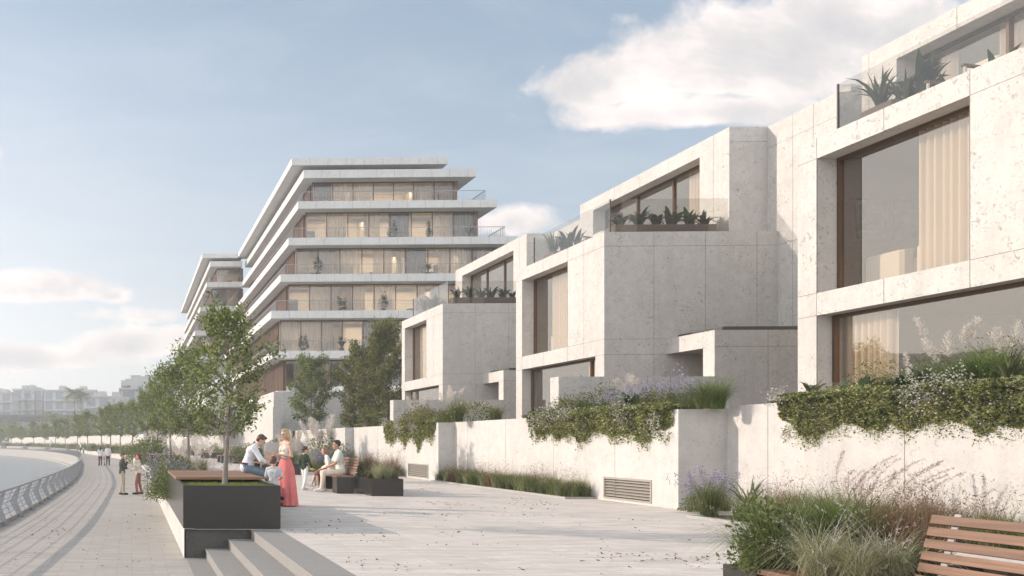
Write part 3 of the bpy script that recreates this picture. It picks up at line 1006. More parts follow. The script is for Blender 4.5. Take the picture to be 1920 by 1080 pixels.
simple("sofa_fabric", (0.62, 0.56, 0.48), 0.95, 0, 0.08, 60)
simple("cushion_fabric", (0.16, 0.15, 0.14), 0.95, 0, 0.4, 50)
simple("cream_fabric", (0.72, 0.66, 0.55), 0.95, 0, 0.05, 30)
def sofa(x, y0, y1, z, lab, m="sofa_fabric", wh=""):
    s = thing("sofa", lab, "sofa", (x, y0, z))
    mb = MB(); rbox(mb, x, x + 0.28, y0, y1, z + 0.08, z + 0.80); obj("backrest", mb, m, s)
    mb = MB(); rbox(mb, x + 0.282, x + 1.0, y0 + 0.2, y1 - 0.2, z + 0.10, z + 0.44); obj("seat", mb, m, s)
    for a, b in ((y0, y0 + 0.198), (y1 - 0.198, y1)):
        mb = MB(); rbox(mb, x + 0.283, x + 1.0, a, b, z + 0.08, z + 0.62); obj("armrest", mb, m, s)
    for yy_ in (y0 + 0.1, y1 - 0.1):
        for xx in (x + 0.1, x + 0.9):
            mb = MB(); mb.box(xx - 0.02, xx + 0.02, yy_ - 0.02, yy_ + 0.02, z, z + 0.10); obj("leg", mb, "dark_steel", s)
    return s
def cushion(x, y, z, lab, m, tilt=0.3):
    mb = MB(); rbox(mb, -0.07, 0.07, -0.22, 0.22, 0.0, 0.44, 0.05)
    o = obj("cushion", mb, m); o.location = (x, y, z); o.rotation_euler = (0, tilt, 0)
    tag(o, lab, "cushion")
L1 = lambda l: HY[0] + 6.22 - l
sofa(16.05, 18.27, 19.2, 4.72, "pale fabric armchair beside the left print in the upper window")
sofa(16.05, 16.9, 17.98, 4.72, "pale fabric armchair half hidden by the tall curtain in the upper window")
cushion(16.45, 18.75, 5.18, "dark patterned cushion on the armchair beside the left print", "cushion_fabric")
cushion(16.45, 17.45, 5.18, "dark patterned cushion on the armchair half hidden by the curtain", "cushion_fabric")
sofa(XF + 0.95, HY[1] + 6.22 - 3.0, HY[1] + 6.22 - 0.75, 4.72, "cream sofa behind the upper window of the middle townhouse", "cream_fabric")
# abstract pictures on the far side wall of the upper room
m, nt, b = mat("abstract_print")
n1 = noise(nt, geo_pos(nt), 2.6, 7, 0.7, dist=1.6)
lk(nt, ramp(nt, n1, [(0.35, (0.03, 0.03, 0.03)), (0.52, (0.16, 0.15, 0.14)), (0.66, (0.42, 0.39, 0.35))]), b.inputs["Base Color"])
M["abstract_print"] = m
for (x0, x1, lab) in ((15.93, 16.58, "left dark abstract print on the wall of the upper room"), (16.72, 17.6, "right dark abstract print on the wall of the upper room")):
    p = thing("picture", lab, "picture", (x0, HY[0] + 5.8, 5.7), "abstract prints in the upper room")
    yb = HY[0] + 5.815
    mb = MB(); mb.box(x0, x1, yb - 0.03, yb, 5.92, 6.82); obj("frame", mb, "black", p)
    mb = MB(); mb.box(x0 + 0.03, x1 - 0.03, yb - 0.034, yb - 0.030, 5.94, 6.80); obj("print", mb, "abstract_print", p)
# ground floor pendant lamps
m, nt, b = mat("lamp_glow")
b.inputs["Emission Color"].default_value = (1, 0.86, 0.66, 1)
b.inputs["Emission Strength"].default_value = 5
M["lamp_glow"] = m
for (x, y, lab) in ((17.0, 16.1, "glowing glass pendant lamp over the far end of the ground floor table"), (17.1, 15.2, "glowing glass pendant lamp over the near end of the ground floor table")):
    t = thing("pendant_lamp", lab, "lamp", (x, y, 4.25))
    mb = MB(); mb.tube([(x, y, 4.24), (x, y, 3.6)], 0.008, 6); obj("cord", mb, "black", t)
    mb = MB(); mb.tube([(x, y, 3.62), (x, y, 3.58), (x, y, 3.48), (x, y, 3.44)], [0.02, 0.10, 0.12, 0.03], 12); obj("lamp_shade", mb, "lamp_glow", t, smooth=True)

# ------------------------------------------------------------------ garden walls
SEC = [(13.05, -2.0, 19.1, 2.27), (12.0, 19.1, 32.06, 2.20), (11.39, 32.06, 44.2, 2.19), (10.96, 44.2, 57.5, 2.19)]
WL = ["long sunlit pale stone retaining wall under the nearest trailing hedge, right edge",
      "sunlit pale stone retaining wall with a large louvred vent and lavender hedge on top",
      "sunlit pale stone retaining wall with small louvred vent behind the bench planter",
      "pale stone retaining wall behind the pampas grass and bushes"]
for i, ((x, y0, y1, zt), lab) in enumerate(zip(SEC, WL)):
    mb = MB()
    g = {1: (20.05, 22.05), 2: (33.1, 35.5)}.get(i)
    xn = SEC[i + 1][0] if i < 3 else x
    if g:
        us = [y0, g[0], g[1], y1]
        mb.wall(lambda u, d, z: (x + d, u, z), us, [-0.05, 0.06, 0.60, zt], lambda u, z: not (g[0] < u < g[1] and 0.06 < z < 0.60), 0.0, 1.35)
    else:
        mb.box(x, x + 1.35, y0, y1 - 0.001, -0.05, zt)
    n = int((y1 - y0) / 3.1)
    joints_x(mb, x, [y1 - 3.1 * k - 1.2 for k in range(n)], [], y0, y1, 0.0, zt)
    w = obj("retaining_wall", mb, ["wall_limestone", "joint"], origin=(x, y0, 0))
    tag(w, lab, "wall", "stepped garden retaining walls")
    if g:
        v = thing("vent_grille", ("large" if i == 1 else "small") + " louvred metal vent at the foot of the " + ("wall below the lavender hedge" if i == 1 else "wall behind the bench planter"), "vent", (x, g[0], 0.06), "louvred wall vents")
        mb = MB()
        a, b_ = g
        for (ya, yb, za, zb) in ((a, a + 0.05, 0.06, 0.60), (b_ - 0.05, b_, 0.06, 0.60), (a + 0.05, b_ - 0.05, 0.06, 0.10), (a + 0.05, b_ - 0.05, 0.55, 0.60)):
            mb.box(x - 0.02, x + 0.14, ya, yb, za, zb)
        obj("frame", mb, "grille_metal", v)
        for k in range(6):
            z = 0.125 + k * 0.073
            mb = MB()
            mb.face([(x + 0.0, a + 0.05, z), (x + 0.0, b_ - 0.05, z), (x + 0.09, b_ - 0.05, z + 0.055), (x + 0.09, a + 0.05, z + 0.055)])
            mb.face([(x + 0.0, a + 0.05, z), (x + 0.0, a + 0.05, z + 0.018), (x + 0.0, b_ - 0.05, z + 0.018), (x + 0.0, b_ - 0.05, z)])
            mb.face([(x + 0.0, a + 0.05, z + 0.018), (x + 0.09, a + 0.05, z + 0.073), (x + 0.09, b_ - 0.05, z + 0.073), (x + 0.0, b_ - 0.05, z + 0.018)])
            obj("louvre", mb, "grille_metal", v)
        mb = MB(); mb.box(x + 0.13, x + 0.15, a + 0.05, b_ - 0.05, 0.10, 0.55); obj("backing", mb, "black", v)
# soil behind the walls
mb = MB()
for (x, y0, y1, zt) in SEC:
    mb.face([(x + 1.2, y0 - 0.5, zt - 0.12), (30, y0 - 0.5, zt - 0.12), (30, y1, zt - 0.12), (x + 1.2, y1, zt - 0.12)])
    mb.face([(x + 0.22, y0 + 0.2, zt + 0.004), (x + 1.34, y0 + 0.2, zt + 0.004), (x + 1.34, y1 - 0.2, zt + 0.004), (x + 0.22, y1 - 0.2, zt + 0.004)])
tag(obj("garden_soil", mb, "soil"), kind="structure")
# partition walls between the front gardens
for Y0, wh in zip(HY[1:3], ("planted hedge and the middle townhouse", "small hedge and the third townhouse", "bushes and the farthest townhouse")):
    mb = MB()
    xa = {HY[1]: 12.45, HY[2]: 11.95}[Y0]
    ya = Y0 - 2.12
    mb.box(xa, 16.94, ya - 0.16, ya + 0.34, 1.9, 3.38)
    joints_y(mb, ya - 0.16, [xa + 1.6, xa + 3.2], [2.85], xa, 16.94, 1.9, 3.38)
    tag(obj("partition_wall", mb, ["limestone", "joint"], origin=(xa, ya, 1.9)), "low stone partition wall between the " + wh, "wall", "stone partition walls between gardens")
# planting bed kerbs at the wall foot
BEDS = [(10.9, 13.05, -2.0, 17.1), (11.2, 12.0, 22.4, 32.3), (10.75, 11.39, 35.8, 44.0)]
mb = MB()
for (x0, x1, y0, y1) in BEDS:
    mb.box(x0, x0 + 0.10, y0, y1, -0.02, 0.05)
    if y0 > 0: mb.box(x0 + 0.10, x1, y0, y0 + 0.10, -0.02, 0.05)
    mb.box(x0 + 0.10, x1, y1 - 0.10, y1, -0.02, 0.05)
tag(obj("bed_kerb", mb, "kerb"), kind="structure")
mb = MB()
for (x0, x1, y0, y1) in BEDS:
    mb.face([(x0 + 0.1, y0, 0.03), (x1, y0, 0.03), (x1, y1, 0.03), (x0 + 0.1, y1, 0.03)])
tag(obj("bed_soil", mb, "soil"), kind="structure")
# ------------------------------------------------------------------ apartment building
AZ = [(27.2, 27.85, 14.9, 29.3), (26.0, 26.75, 16.0, 31.9), (23.15, 23.85, 15.5, 33.8), (19.75, 20.45, 14.6, 35.6), (16.35, 17.05, 13.85, 36.5), (12.95, 13.65, 13.0, 37.0), (9.2, 9.9, 13.1, 37.0)]
A_Y = 80.0
apt = thing("apartment_building", "seven storey pale apartment block with long stepped balcony slabs, beyond the townhouses", "building", (20, A_Y, 0))
simple("room_warm", (0.60, 0.53, 0.44), 0.9)
simple("ceiling_white", (0.62, 0.58, 0.52), 0.9)

m, nt, b = mat("room_light")
b.inputs["Emission Color"].default_value = (1, 0.90, 0.76, 1)
b.inputs["Emission Strength"].default_value = 13
M["room_light"] = m
def rail(parent, segs, z, h=1.0):
    mb = MB()
    for (a, b) in segs:
        a, b = Vector((*a, z)), Vector((*b, z))
        L = (b - a).length
        mb.bar(a + Vector((0, 0, h)), b + Vector((0, 0, h)), 0.05, 0.05)
        n = int(L / 0.2)
        st = max(1, 1)
        for i in range(0, n + 1, st):
            p = a.lerp(b, i / n)
            w = 0.018
            mb.bar(p, p + Vector((0, 0, h - 0.02)), w, w, 0, (0, 1, 0))
    obj("balcony_railing", mb, "steel", parent)

def facade(parent, x0, x1, y, z0, z1, mod, seed, lamps=True):
    """row of frontal bays: mullion frame > pane, curtain"""
    r = random.Random(seed)
    n = max(1, round((x1 - x0) / mod))
    fw = (x1 - x0) / n
    for i in range(n):
        a, b = x0 + i * fw, x0 + (i + 1) * fw
        mb = MB()
        mb.box(a, a + 0.07, y - 0.06, y + 0.06, z0, z1)
        mb.box(a + 0.07, b, y - 0.05, y + 0.05, z1 - 0.10, z1); mb.box(a + 0.07, b, y - 0.05, y + 0.05, z0, z0 + 0.07)
        f = obj("window", mb, "bronze", parent)
        g = MB(); g.face([(a + 0.07, y, z0 + 0.07), (b, y, z0 + 0.07), (b, y, z1 - 0.10), (a + 0.07, y, z1 - 0.10)])
        obj("pane", g, "apartment_glass", f)
        k = r.random()
        if k < 0.80:
            c = MB()
            ca, cb = (a, b) if k < 0.46 else ((a, a + fw * r.uniform(0.4, 0.7)) if k < 0.62 else (a + fw * r.uniform(0.3, 0.6), b))
            nn = 22
            d0 = y + 0.35
            for q in range(nn):
                xa, xb = ca + (cb - ca) * q / nn, ca + (cb - ca) * (q + 1) / nn
                da, db = d0 + 0.06 * math.sin(q * 2.1 + r.random() * 0.8), d0 + 0.06 * math.sin((q + 1) * 2.1)
                c.face([(xa, da, z0), (xb, db, z0), (xb, db, z1), (xa, da, z1)])
            obj("curtain", c, r.choice(["sheer", "sheer", "sheer", "curtain", "grey_drape"]), f)

def wing(dx, y0, y1, levels, front_x1=None, seed=0, mod=2.0, railing_side=True, front_shift=0.0):
    n = len(levels)
    for i, (zb, zt, xl, xr) in enumerate(levels):
        xl = xl + dx
        xr = front_x1 if front_x1 is not None else xr
        ya = y0
        # slab with panel joints in its front edge
        mb = MB()
        mb.box(xl, xr, ya, y1, zb, zt)
        if i > 0:
            mb.box(xl + 0.45, xr - 1.2, ya + 0.35, y1 - 0.5, zt, zt + 0.05, 0, "b")
        joints_y(mb, ya, [xl + 1.68 * k for k in range(1, int((xr - xl) / 1.68) + 1)], [], xl, xr, zb, zt, 0.018)
        joints_x(mb, xl, [ya + 3.4 * k for k in range(1, int((y1 - ya) / 3.4))], [], ya, y1, zb, zt, 0.03)
        obj("balcony_slab" if i > 0 else "roof_slab", mb, ["slab_concrete", "joint"], apt)
    for i in range(n - 1):
        zc_, zf = levels[i][0], levels[i + 1][1]
        xl = min(levels[i][2], levels[i + 1][2]) + dx
        xr = front_x1 if front_x1 is not None else levels[i][3]
        if i == 0:
            gx0, gy = xl + 2.4, y0 + 2.2
        else:
            gx0, gy = max(levels[i][2], levels[i + 1][2]) + dx + (0.95 if i > 1 else 1.1), y0 + 1.42
        gx1 = (xr - 1.5) if front_x1 is None else xr
        facade(apt, gx0, gx1, gy, zf, zc_, mod, seed * 50 + i)
        # room shell
        mb = MB()
        mb.box(gx0 + 0.2, gx1, gy + 4.2, gy + 4.4, zf, zc_)
        mb.box(gx0 + 0.2, gx1, gy + 0.5, gy + 4.2, zc_ - 0.03, zc_ - 0.01)
        rr = random.Random(seed * 7 + i)
        x = gx0 + mod * rr.choice([2, 3])
        while x < gx1 - 2:
            mb.box(x, x + 0.18, gy + 0.5, gy + 4.2, zf, zc_ - 0.04)
            x += mod * rr.choice([2, 3, 4])
        mb.box(gx0 + 0.3, gx1 - 0.1, gy + 1.98, gy + 2.06, zc_ - 0.42, zc_ - 0.041)
        obj("room_wall", mb, "room_warm", apt)
        # tables, sofas and shelves standing in the rooms
        fb = MB()
        x = gx0 + 0.6
        while x < gx1 - 2.2:
            q = rr.random()
            if q < 0.35: fb.box(x, x + 1.7, gy + 1.2, gy + 1.9, zf + 0.06, zf + 0.45); fb.box(x, x + 1.7, gy + 1.9, gy + 2.05, zf + 0.06, zf + 0.8)
            elif q < 0.6: fb.box(x, x + 1.1, gy + 3.8, gy + 4.18, zf + 0.06, zf + 1.9)
            elif q < 0.8: fb.box(x, x + 1.5, gy + 2.4, gy + 3.1, zf + 0.70, zf + 0.75); fb.box(x + 0.7, x + 0.8, gy + 2.7, gy + 2.8, zf + 0.06, zf + 0.70)
            x += 2.3
        if fb.f: obj("furniture", fb, "far_dark", apt)
        # warm strip lights on the ceilings
        mb = MB()
        x = gx0 + 0.8
        while x < gx1 - 1.2:
            if rr.random() < 0.8: mb.box(x - 0.4, x + 1.2, gy + 2.12, gy + 2.5, zc_ - 0.09, zc_ - 0.045)
            x += mod
        if mb.f: obj("ceiling_light", mb, "room_light", apt)
        # timber slatted side face behind the long balconies
        mb = MB()
        ly = gy + 0.9
        k = 0
        while ly < y1 - 1:
            mb.box(gx0 - 0.05, gx0 + 0.16, ly, ly + 0.24, zf, zc_)
            ly += 0.62
        obj("slat_screen", mb, "fin_wood", apt)
        mb = MB()
        mb.box(gx0 + 0.17, gx0 + 0.19, gy + 0.05, y1 - 0.5, zf, zc_)
        mb.box(gx1, gx1 + 0.3, gy - 0.02, y1 - 0.5, zf, zc_)
        obj("side_wall", mb, "bronze", apt)
        if i > 0:
            e = levels[i + 1]
            xa, xb = e[2] + dx + 0.55, (front_x1 if front_x1 is not None else e[3] - 0.9)
            rail(apt, [((xa, y0 + 0.45), (xb, y0 + 0.45)), ((xa, y0 + 0.45), (xa, y0 + 26))] + ([((xb, y0 + 0.45), (xb, y0 + 5.5))] if front_x1 is None else []), zf)
wing(0, A_Y, 121, AZ, None, 1)
wing(-5.0, 120.2, 172, AZ[:-1], 15.5, 2, 2.6)
# ground storey, podium and wing base
mb = MB()
mb.box(15.2, 37, A_Y + 1.5, 170, 0.0, 5.9)
mb.box(10.6, 15.2, 122, 170, 0.0, 9.0)
obj("base_storey", mb, "slab_concrete", apt)
mb = MB(); mb.box(13.6, 36, A_Y + 0.3, 120, 5.9, 6.2); obj("balcony_slab", mb, "slab_concrete", apt)
facade(apt, 14.6, 34.0, A_Y + 1.6, 6.2, 9.2, 2.1, 77)
mb = MB()
ly = A_Y + 2
while ly < 119:
    mb.box(14.4, 14.62, ly, ly + 0.26, 6.2, 9.2); ly += 0.62
obj("slat_screen", mb, "fin_wood", apt)
mb = MB(); mb.box(14.63, 14.66, A_Y + 1.7, 119, 6.2, 9.2); obj("side_wall", mb, "bronze", apt)
# free-standing podium in front
mb = MB()
mb.box(11.5, 24, 69.5, 78.5, 0.0, 5.5)
joints_y(mb, 69.5, [14.2, 17.0], [2.9], 11.5, 24, 0, 5.5)
tag(obj("podium", mb, ["limestone", "joint"], origin=(11.5, 69.5, 0)), "pale stone podium block with shaded front below the apartment building", "building")
mb = MB()
mb.box(9.95, 10.5, 60.5, 69.0, 0, 3.9)
tag(obj("podium", mb, ["limestone", "joint"], origin=(9.9, 60, 0)), "thin sunlit stone fin wall standing left of the podium", "wall")
mb = MB()
mb.box(8.6, 10.9, 55.0, 55.4, 0, 1.42); mb.box(8.6, 8.95, 55.4, 60, 0, 1.42)
tag(obj("low_wall", mb, "wall_limestone", origin=(8.6, 55, 0)), "low pale wall behind the woman in pink", "wall")
# far garden wall sweeping round the bay
mb = MB()
fwl = spline(FWALL, 3.0)
for a, b in zip(fwl[:-1], fwl[1:]):
    if a.y < 72: continue
    mb.face([(a.x, a.y, 0), (a.x, a.y, 2.6), (b.x, b.y, 2.6), (b.x, b.y, 0)])
    mb.face([(a.x, a.y, 2.6), (a.x + 0.4, a.y + 0.2, 2.6), (b.x + 0.4, b.y + 0.2, 2.6), (b.x, b.y, 2.6)])
    mb.face([(a.x + 0.4, a.y + 0.2, 0), (b.x + 0.4, b.y + 0.2, 0), (b.x + 0.4, b.y + 0.2, 2.6), (a.x + 0.4, a.y + 0.2, 2.6)])
for yb in (93, 118):
    x = curve_at_y(fwl, yb)
    mb.box(x - 0.55, x + 0.05, yb, yb + 0.6, 0, 2.75)
tag(obj("garden_wall", mb, "wall_limestone"), "long sunlit pale wall curving behind the promenade trees into the distance", "wall")
# raised land behind the far wall
mb = MB()
strip(mb, fwl[2:], [Vector((p.x + 60 + p.y * 0.5, p.y + 60, 0)) for p in fwl[2:]], 2.2)
tag(obj("terrain", mb, "turf"), kind="structure")

# ------------------------------------------------------------------ far bank: viaduct, houses, lamp posts
def far_block(name, lab, px0, px1, pyt, yc, floors, base=2.0, depth=25, mname="far_concrete", cat="building", rz=0):
    x0, y0 = W(px0, yc); x1, y1 = W(px1, yc)
    zt = ZC + (827 - pyt) * yc / 1600
    h = thing(name, lab, cat, (x0, y0, base), "hazy buildings beyond the bay")
    mb = MB(); mb.box(x0, x1, y0, y0 + depth, base, zt)
    mb.box(x0 - 0.5, x1 + 0.5, y0 - 0.6, y0 + depth, zt, zt + 0.6, 0)
    obj("wall", mb, mname, h)
    rr = random.Random(px0 * 7 + floors)
    for k in range(4):
        xa = rr.uniform(x0, x1 - 4); w_ = rr.uniform(2, (x1 - x0) * 0.22)
        mb = MB(); mb.box(xa, min(xa + w_, x1), y0 + rr.uniform(2, 8), y0 + 16, zt + 0.6, zt + rr.uniform(1.2, 3.4)); obj("roof_plant", mb, mname, h)
    fh = (zt - base) / floors
    for k in range(floors):
        z = base + fh * k
        mb = MB(); mb.box(x0 - 0.2, x1 + 0.2, y0 - 1.6, y0 - 0.01, z - 0.2, z + 0.25); obj("balcony_slab", mb, mname, h)
        n = max(2, int((x1 - x0) / 4.5))
        for i in range(n):
            xa = x0 + (x1 - x0) * (i + 0.15) / n; xb = x0 + (x1 - x0) * (i + 0.85) / n
            mb = MB(); mb.box(xa, xb, y0 - 0.05, y0 + 0.03, z + 0.7, z + fh - 0.5); obj("window", mb, "far_glass", h)
    return h
far_block("far_house", "hazy grey waterfront block at the left edge beyond the viaduct", -40, 22, 737, 420, 5)
far_block("far_house", "hazy wide pale block with flat overhanging roof behind the lamp posts", 24, 80, 731, 450, 5)
far_block("far_house", "hazy pale block left of the palms", 82, 180, 733, 440, 5)
far_block("far_house", "hazy lower white block right of the palms", 158, 232, 745, 380, 4)
far_block("far_house", "pale glazed block with stepped roof beside the promenade trees", 226, 318, 731, 260, 3)
h = far_block("far_house", "stepped upper storey block with wide roof overhang behind the promenade trees", 238, 330, 714, 275, 4)
mb = MB()
for (pa, pb, pt, pbt) in ((227, 330, 713.5, 723.5), (264, 330, 705, 713.2), (272, 330, 702, 705)):
    x0, y0 = W(pa, 274); x1, _ = W(pb, 274)
    z1 = ZC + (827 - pt) * 274 / 1600; z0 = ZC + (827 - pbt) * 274 / 1600
    mb.box(x0, x1, y0 - 1.2 if pa == 227 else y0 + 1, y0 + 18, z0, z1)
obj("roof", mb, "far_concrete", h)
far_block("far_house", "small pale flat roofed house above the promenade trees at far left of the big block", 204, 262, 762, 215, 2, 2.2, 12)
# viaduct
v = thing("viaduct", "dark hazy concrete viaduct crossing the far end of the bay", "bridge", (-60, 330, ZW))
yc = 335
xa, ya = W(-420, yc); xb, yb = W(215, yc)
zt, zb = ZC + 52 * yc / 1600, ZC + 38 * yc / 1600
mb = MB(); mb.box(xa, xb, ya, ya + 14, zb, zt - 0.8); mb.box(xa, xb, ya - 0.8, ya - 0.01, zt - 1.7, zt - 0.6)
obj("deck", mb, "far_dark", v)
mb = MB(); mb.box(xa, xb, ya - 0.7, ya - 0.6, zt + 0.4, zt + 0.55)
k = xa
while k < xb:
    mb.box(k, k + 0.15, ya - 0.7, ya - 0.6, zt - 0.6, zt + 0.4); k += 1.5
obj("parapet_rail", mb, "far_dark", v)
for (pa, pb) in ((-160, -120), (-4, 28)):
    x0, _ = W(pa, yc); x1, _ = W(pb, yc)
    mb = MB(); mb.box(x0, x1, ya + 2, ya + 11, ZW - 2, zb - 0.01); obj("pier", mb, "far_dark", v)
for (px, hpx, lab) in ((50, 88, "left tall lamp post standing on the viaduct"), (66, 90, "middle tall lamp post standing on the viaduct"), (251, 88, "hazy lamp post in front of the stepped glazed block")):
    x, y = W(px, 333)
    h = hpx * 333 / 1600
    t = thing("street_lamp", lab, "street lamp", (x, y, zt - 0.8), "lamp posts over the bay")
    mb = MB(); mb.tube([(x, y, zt - 0.8), (x, y, ZC + h)], [0.22, 0.12], 6); obj("pole", mb, "far_dark", t)
    mb = MB(); mb.bar((x - 1.2, y, ZC + h), (x + 0.9, y, ZC + h), 0.3, 0.25); obj("lamp_head", mb, "far_dark", t)
# ------------------------------------------------------------------ promenade railing
def along(C, d):
    """point and tangent at arc length d"""
    for a, b in zip(C[:-1], C[1:]):
        L = (b - a).length
        if d <= L:
            return a.lerp(b, d / L), (b - a).normalized()
        d -= L
    return C[-1], (C[-1] - C[-2]).normalized()
RL = sum((b - a).length for a, b in zip(rail_c[:-1], rail_c[1:]))
rl = thing("promenade_railing", "long curving grey steel railing with bent blade posts and wire rails along the water", "railing", (rail_c[0].x, rail_c[0].y, ZP))
PROF = [(0.0, 0.0, 0.15), (-0.20, 0.42, 0.20), (-0.04, 0.80, 0.075)]     # outward offset, height, blade width
def off_at(z):
    if z <= 0.42: return -0.20 * z / 0.42
    return -0.20 + 0.16 * (z - 0.42) / 0.38
def blade(mb, p, t, thick=0.014):
    s = Vector((t.y, -t.x, 0))          # towards the promenade
    rows = []
    for (o, z, w) in PROF:
        q = p + s * o + Vector((0, 0, ZP + z))
        rows.append((q - s * w / 2, q + s * w / 2))
    for sg in (-1, 1):
        e = t * (thick / 2 * sg)
        for i in range(2):
            a, b = rows[i]; c, d = rows[i + 1]
            mb.face([a + e, b + e, d + e, c + e])
    for i in range(2):
        for k in (0, 1):
            a, c = rows[i][k], rows[i + 1][k]
            mb.face([a - t * thick / 2, a + t * thick / 2, c + t * thick / 2, c - t * thick / 2])
    b0 = rows[0]
    q = p + Vector((0, 0, ZP))
    mb.bar(q - s * 0.12, q + s * 0.12, 0.13, 0.016)
def stanchion(mb, p, t):
    s = Vector((t.y, -t.x, 0))
    mb.tube([p + s * o + Vector((0, 0, ZP + z)) for (o, z, w) in PROF], 0.011, 5)
d, k = 0.4, 0
far_b, far_s = MB(), MB()
while d < RL:
    p, t = along(rail_c, d)
    if k < 100:
        mb = MB(); blade(mb, p, t); obj("post", mb, "steel", rl)
        p2, t2 = along(rail_c, d + 1.12)
        mb = MB(); stanchion(mb, p2, t2); obj("stanchion", mb, "steel", rl)
    else:
        blade(far_b, p, t, 0.03)
        p2, t2 = along(rail_c, d + 1.12); stanchion(far_s, p2, t2)
    d += 2.24; k += 1
if far_b.f:
    tag(obj("far_posts", far_b, "steel", rl), kind="stuff"); tag(obj("far_stanchions", far_s, "steel", rl), kind="stuff")
for z in (0.10, 0.22, 0.34, 0.46, 0.58, 0.70):
    mb = MB()
    mb.tube([p + Vector(((rail_c[min(i + 1, len(rail_c) - 1)] - rail_c[max(i - 1, 0)]).normalized().y * off_at(z), 0, ZP + z)) for i, p in enumerate(rail_c)], 0.0075, 5)
    obj("wire", mb, "steel", rl)
mb = MB()
for a, b in zip(rail_c[:-1], rail_c[1:]):
    mb.bar(a + Vector((-0.03, 0, ZP + 0.825)), b + Vector((-0.03, 0, ZP + 0.825)), 0.095, 0.05)
obj("handrail", mb, "steel", rl)

# ------------------------------------------------------------------ edge planters with timber decks
def edge_planter(x, y, w, ln, rz, label, deck=(0.36, 1.0), low=True):
    """origin at the near left corner on the plaza edge; +y runs along the edge"""
    t = thing("edge_planter", label, "planter", (0, 0, 0), "steel planters with timber decks along the promenade")
    zt, th = 0.745, 0.05
    mb = MB()
    mb.box(0, w, 0, th, 0.02, zt); mb.box(0, w, ln - th, ln, 0.02, zt)
    mb.box(0, th, th, ln - th, 0.02, zt); mb.box(w - th, w, th, ln - th, 0.02, zt)
    b = obj("box", mb, "charcoal", t)
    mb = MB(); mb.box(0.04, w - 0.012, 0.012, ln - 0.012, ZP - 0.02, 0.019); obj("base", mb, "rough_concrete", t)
    mb = MB(); mb.box(th, w - th, th, ln - th, 0.02, 0.66); obj("soil", mb, "soil", t)
    ya, yb = ln * deck[0], ln * deck[1] + 0.0
    mb = MB()
    n = max(3, int((yb - ya) / 0.145))
    for i in range(n):
        a = ya + (yb - ya) * i / n
        mb.box(-0.012, w + 0.05, a, a + (yb - ya) / n - 0.008, zt + 0.004, zt + 0.052)
    obj("deck", mb, "deck_wood", t)
    t.location = (x, y, 0); t.rotation_euler = (0, 0, rz)
    return t
edge_planter(0.875, 14.56, 1.65, 5.95, 0, "nearest charcoal planter with lawn, young tree and timber deck above the steps")
edge_planter(0.98, 42.5, 1.75, 6.0, 0.0, "second charcoal planter with timber deck behind the pink plumes")
PLX = [(246, 88), (207, 104), (171, 128), (130, 160), (92, 190), (50, 220), (9, 250)]
PLL = ["third charcoal planter from the steps, just right of the couple holding the toddler", "grey planter right behind the couple walking with the pram",
       "grey planter left of the couple walking with the pram", "grey planter beside the small distant family by the railing",
       "hazy planter behind the person in white sitting far away", "hazy planter left of the person in white sitting far away", "farthest hazy planter at the left edge above the railing"]
for (px, yc), lab in zip(PLX, PLL):
    x, y = W(px, yc)
    t = None
    best = min(range(len(edge_c) - 1), key=lambda i: (edge_c[i] - Vector((x, y, 0))).length)
    tg = (edge_c[best + 1] - edge_c[best]).normalized()
    edge_planter(x, y, 2.0, 6.0, math.atan2(tg.y, tg.x) - math.pi / 2, lab, (0.3, 1.0))

# ------------------------------------------------------------------ bench and planter groups
def bench_group(x, y, ln, lab_b, lab_p, w=0.56, nearbox=True, solid=0.55, pw=0.86):
    """bench looking to -X whose seat starts at (x, y) and runs to y+ln; planter wraps its back and near end"""
    b = thing("bench", lab_b, "bench", (x, y, 0), "timber benches on the plaza")
    mb = MB()
    n = 5
    for i in range(n):
        a = x + 0.0 + (w - 0.02) * i / n
        mb.box(a, a + w / n - 0.012, y + 0.01, y + ln, 0.462, 0.50)
    obj("seat", mb, "bench_wood", b)
    for (ya, yb) in ((y, y + solid), (y + ln - solid, y + ln)):
        mb = MB(); mb.box(x + 0.015, x + w - 0.06, ya, yb, 0.0, 0.46); obj("support", mb, "charcoal", b)
    mb = MB()
    for i in range(6):
        z = 0.535 + i * 0.083
        o = 0.02 + (z - 0.5) * 0.24
        mb.bar((x + w + o - 0.03, y + 0.0, z + 0.03), (x + w + o - 0.03, y + ln, z + 0.03), 0.032, 0.062, 0, (0.24, 0, 1))
    obj("backrest", mb, "bench_wood", b)
    k = y + 0.22
    while k < y + ln:
        mb = MB(); mb.bar((x + w - 0.02, k, 0.44), (x + w + 0.125, k, 1.02), 0.045, 0.012, 0, (1, 0, 0)); obj("back_bracket", mb, "steel", b)
        k += (ln - 0.44) / 2
    p = thing("bench_planter", lab_p, "planter", (x, y, 0), "steel planters around the plaza benches")
    mb = MB()
    x0, x1 = x + w + 0.14, x + w + 0.14 + pw
    y0 = y - 1.05
    poly_o = [(x0 - 0.02 if nearbox else x0, y0), (x1, y0), (x1, y + ln), (x0, y + ln)]
    z = 0.47
    th = 0.03
    for (a, c, d, e) in ((x0, x1, y0, y0 + th), (x0, x1, y + ln - th, y + ln), (x0, x0 + th, y0 + th, y + ln - th), (x1 - th, x1, y0 + th, y + ln - th)):
        mb.box(a, c, d, e, 0.0, z)
    obj("box", mb, "charcoal", p)
    mb = MB(); mb.box(x0 + th, x1 - th, y0 + th, y + ln - th, 0.0, 0.42); obj("soil", mb, "soil", p)
    return (x0, x1, y0, y + ln)
BG = []
BG.append(bench_group(5.83, 24.5, 3.0, "timber bench where the man in the pale polo shirt sits", "dark planter full of pale feathery grass beside the seated man in the polo shirt"))
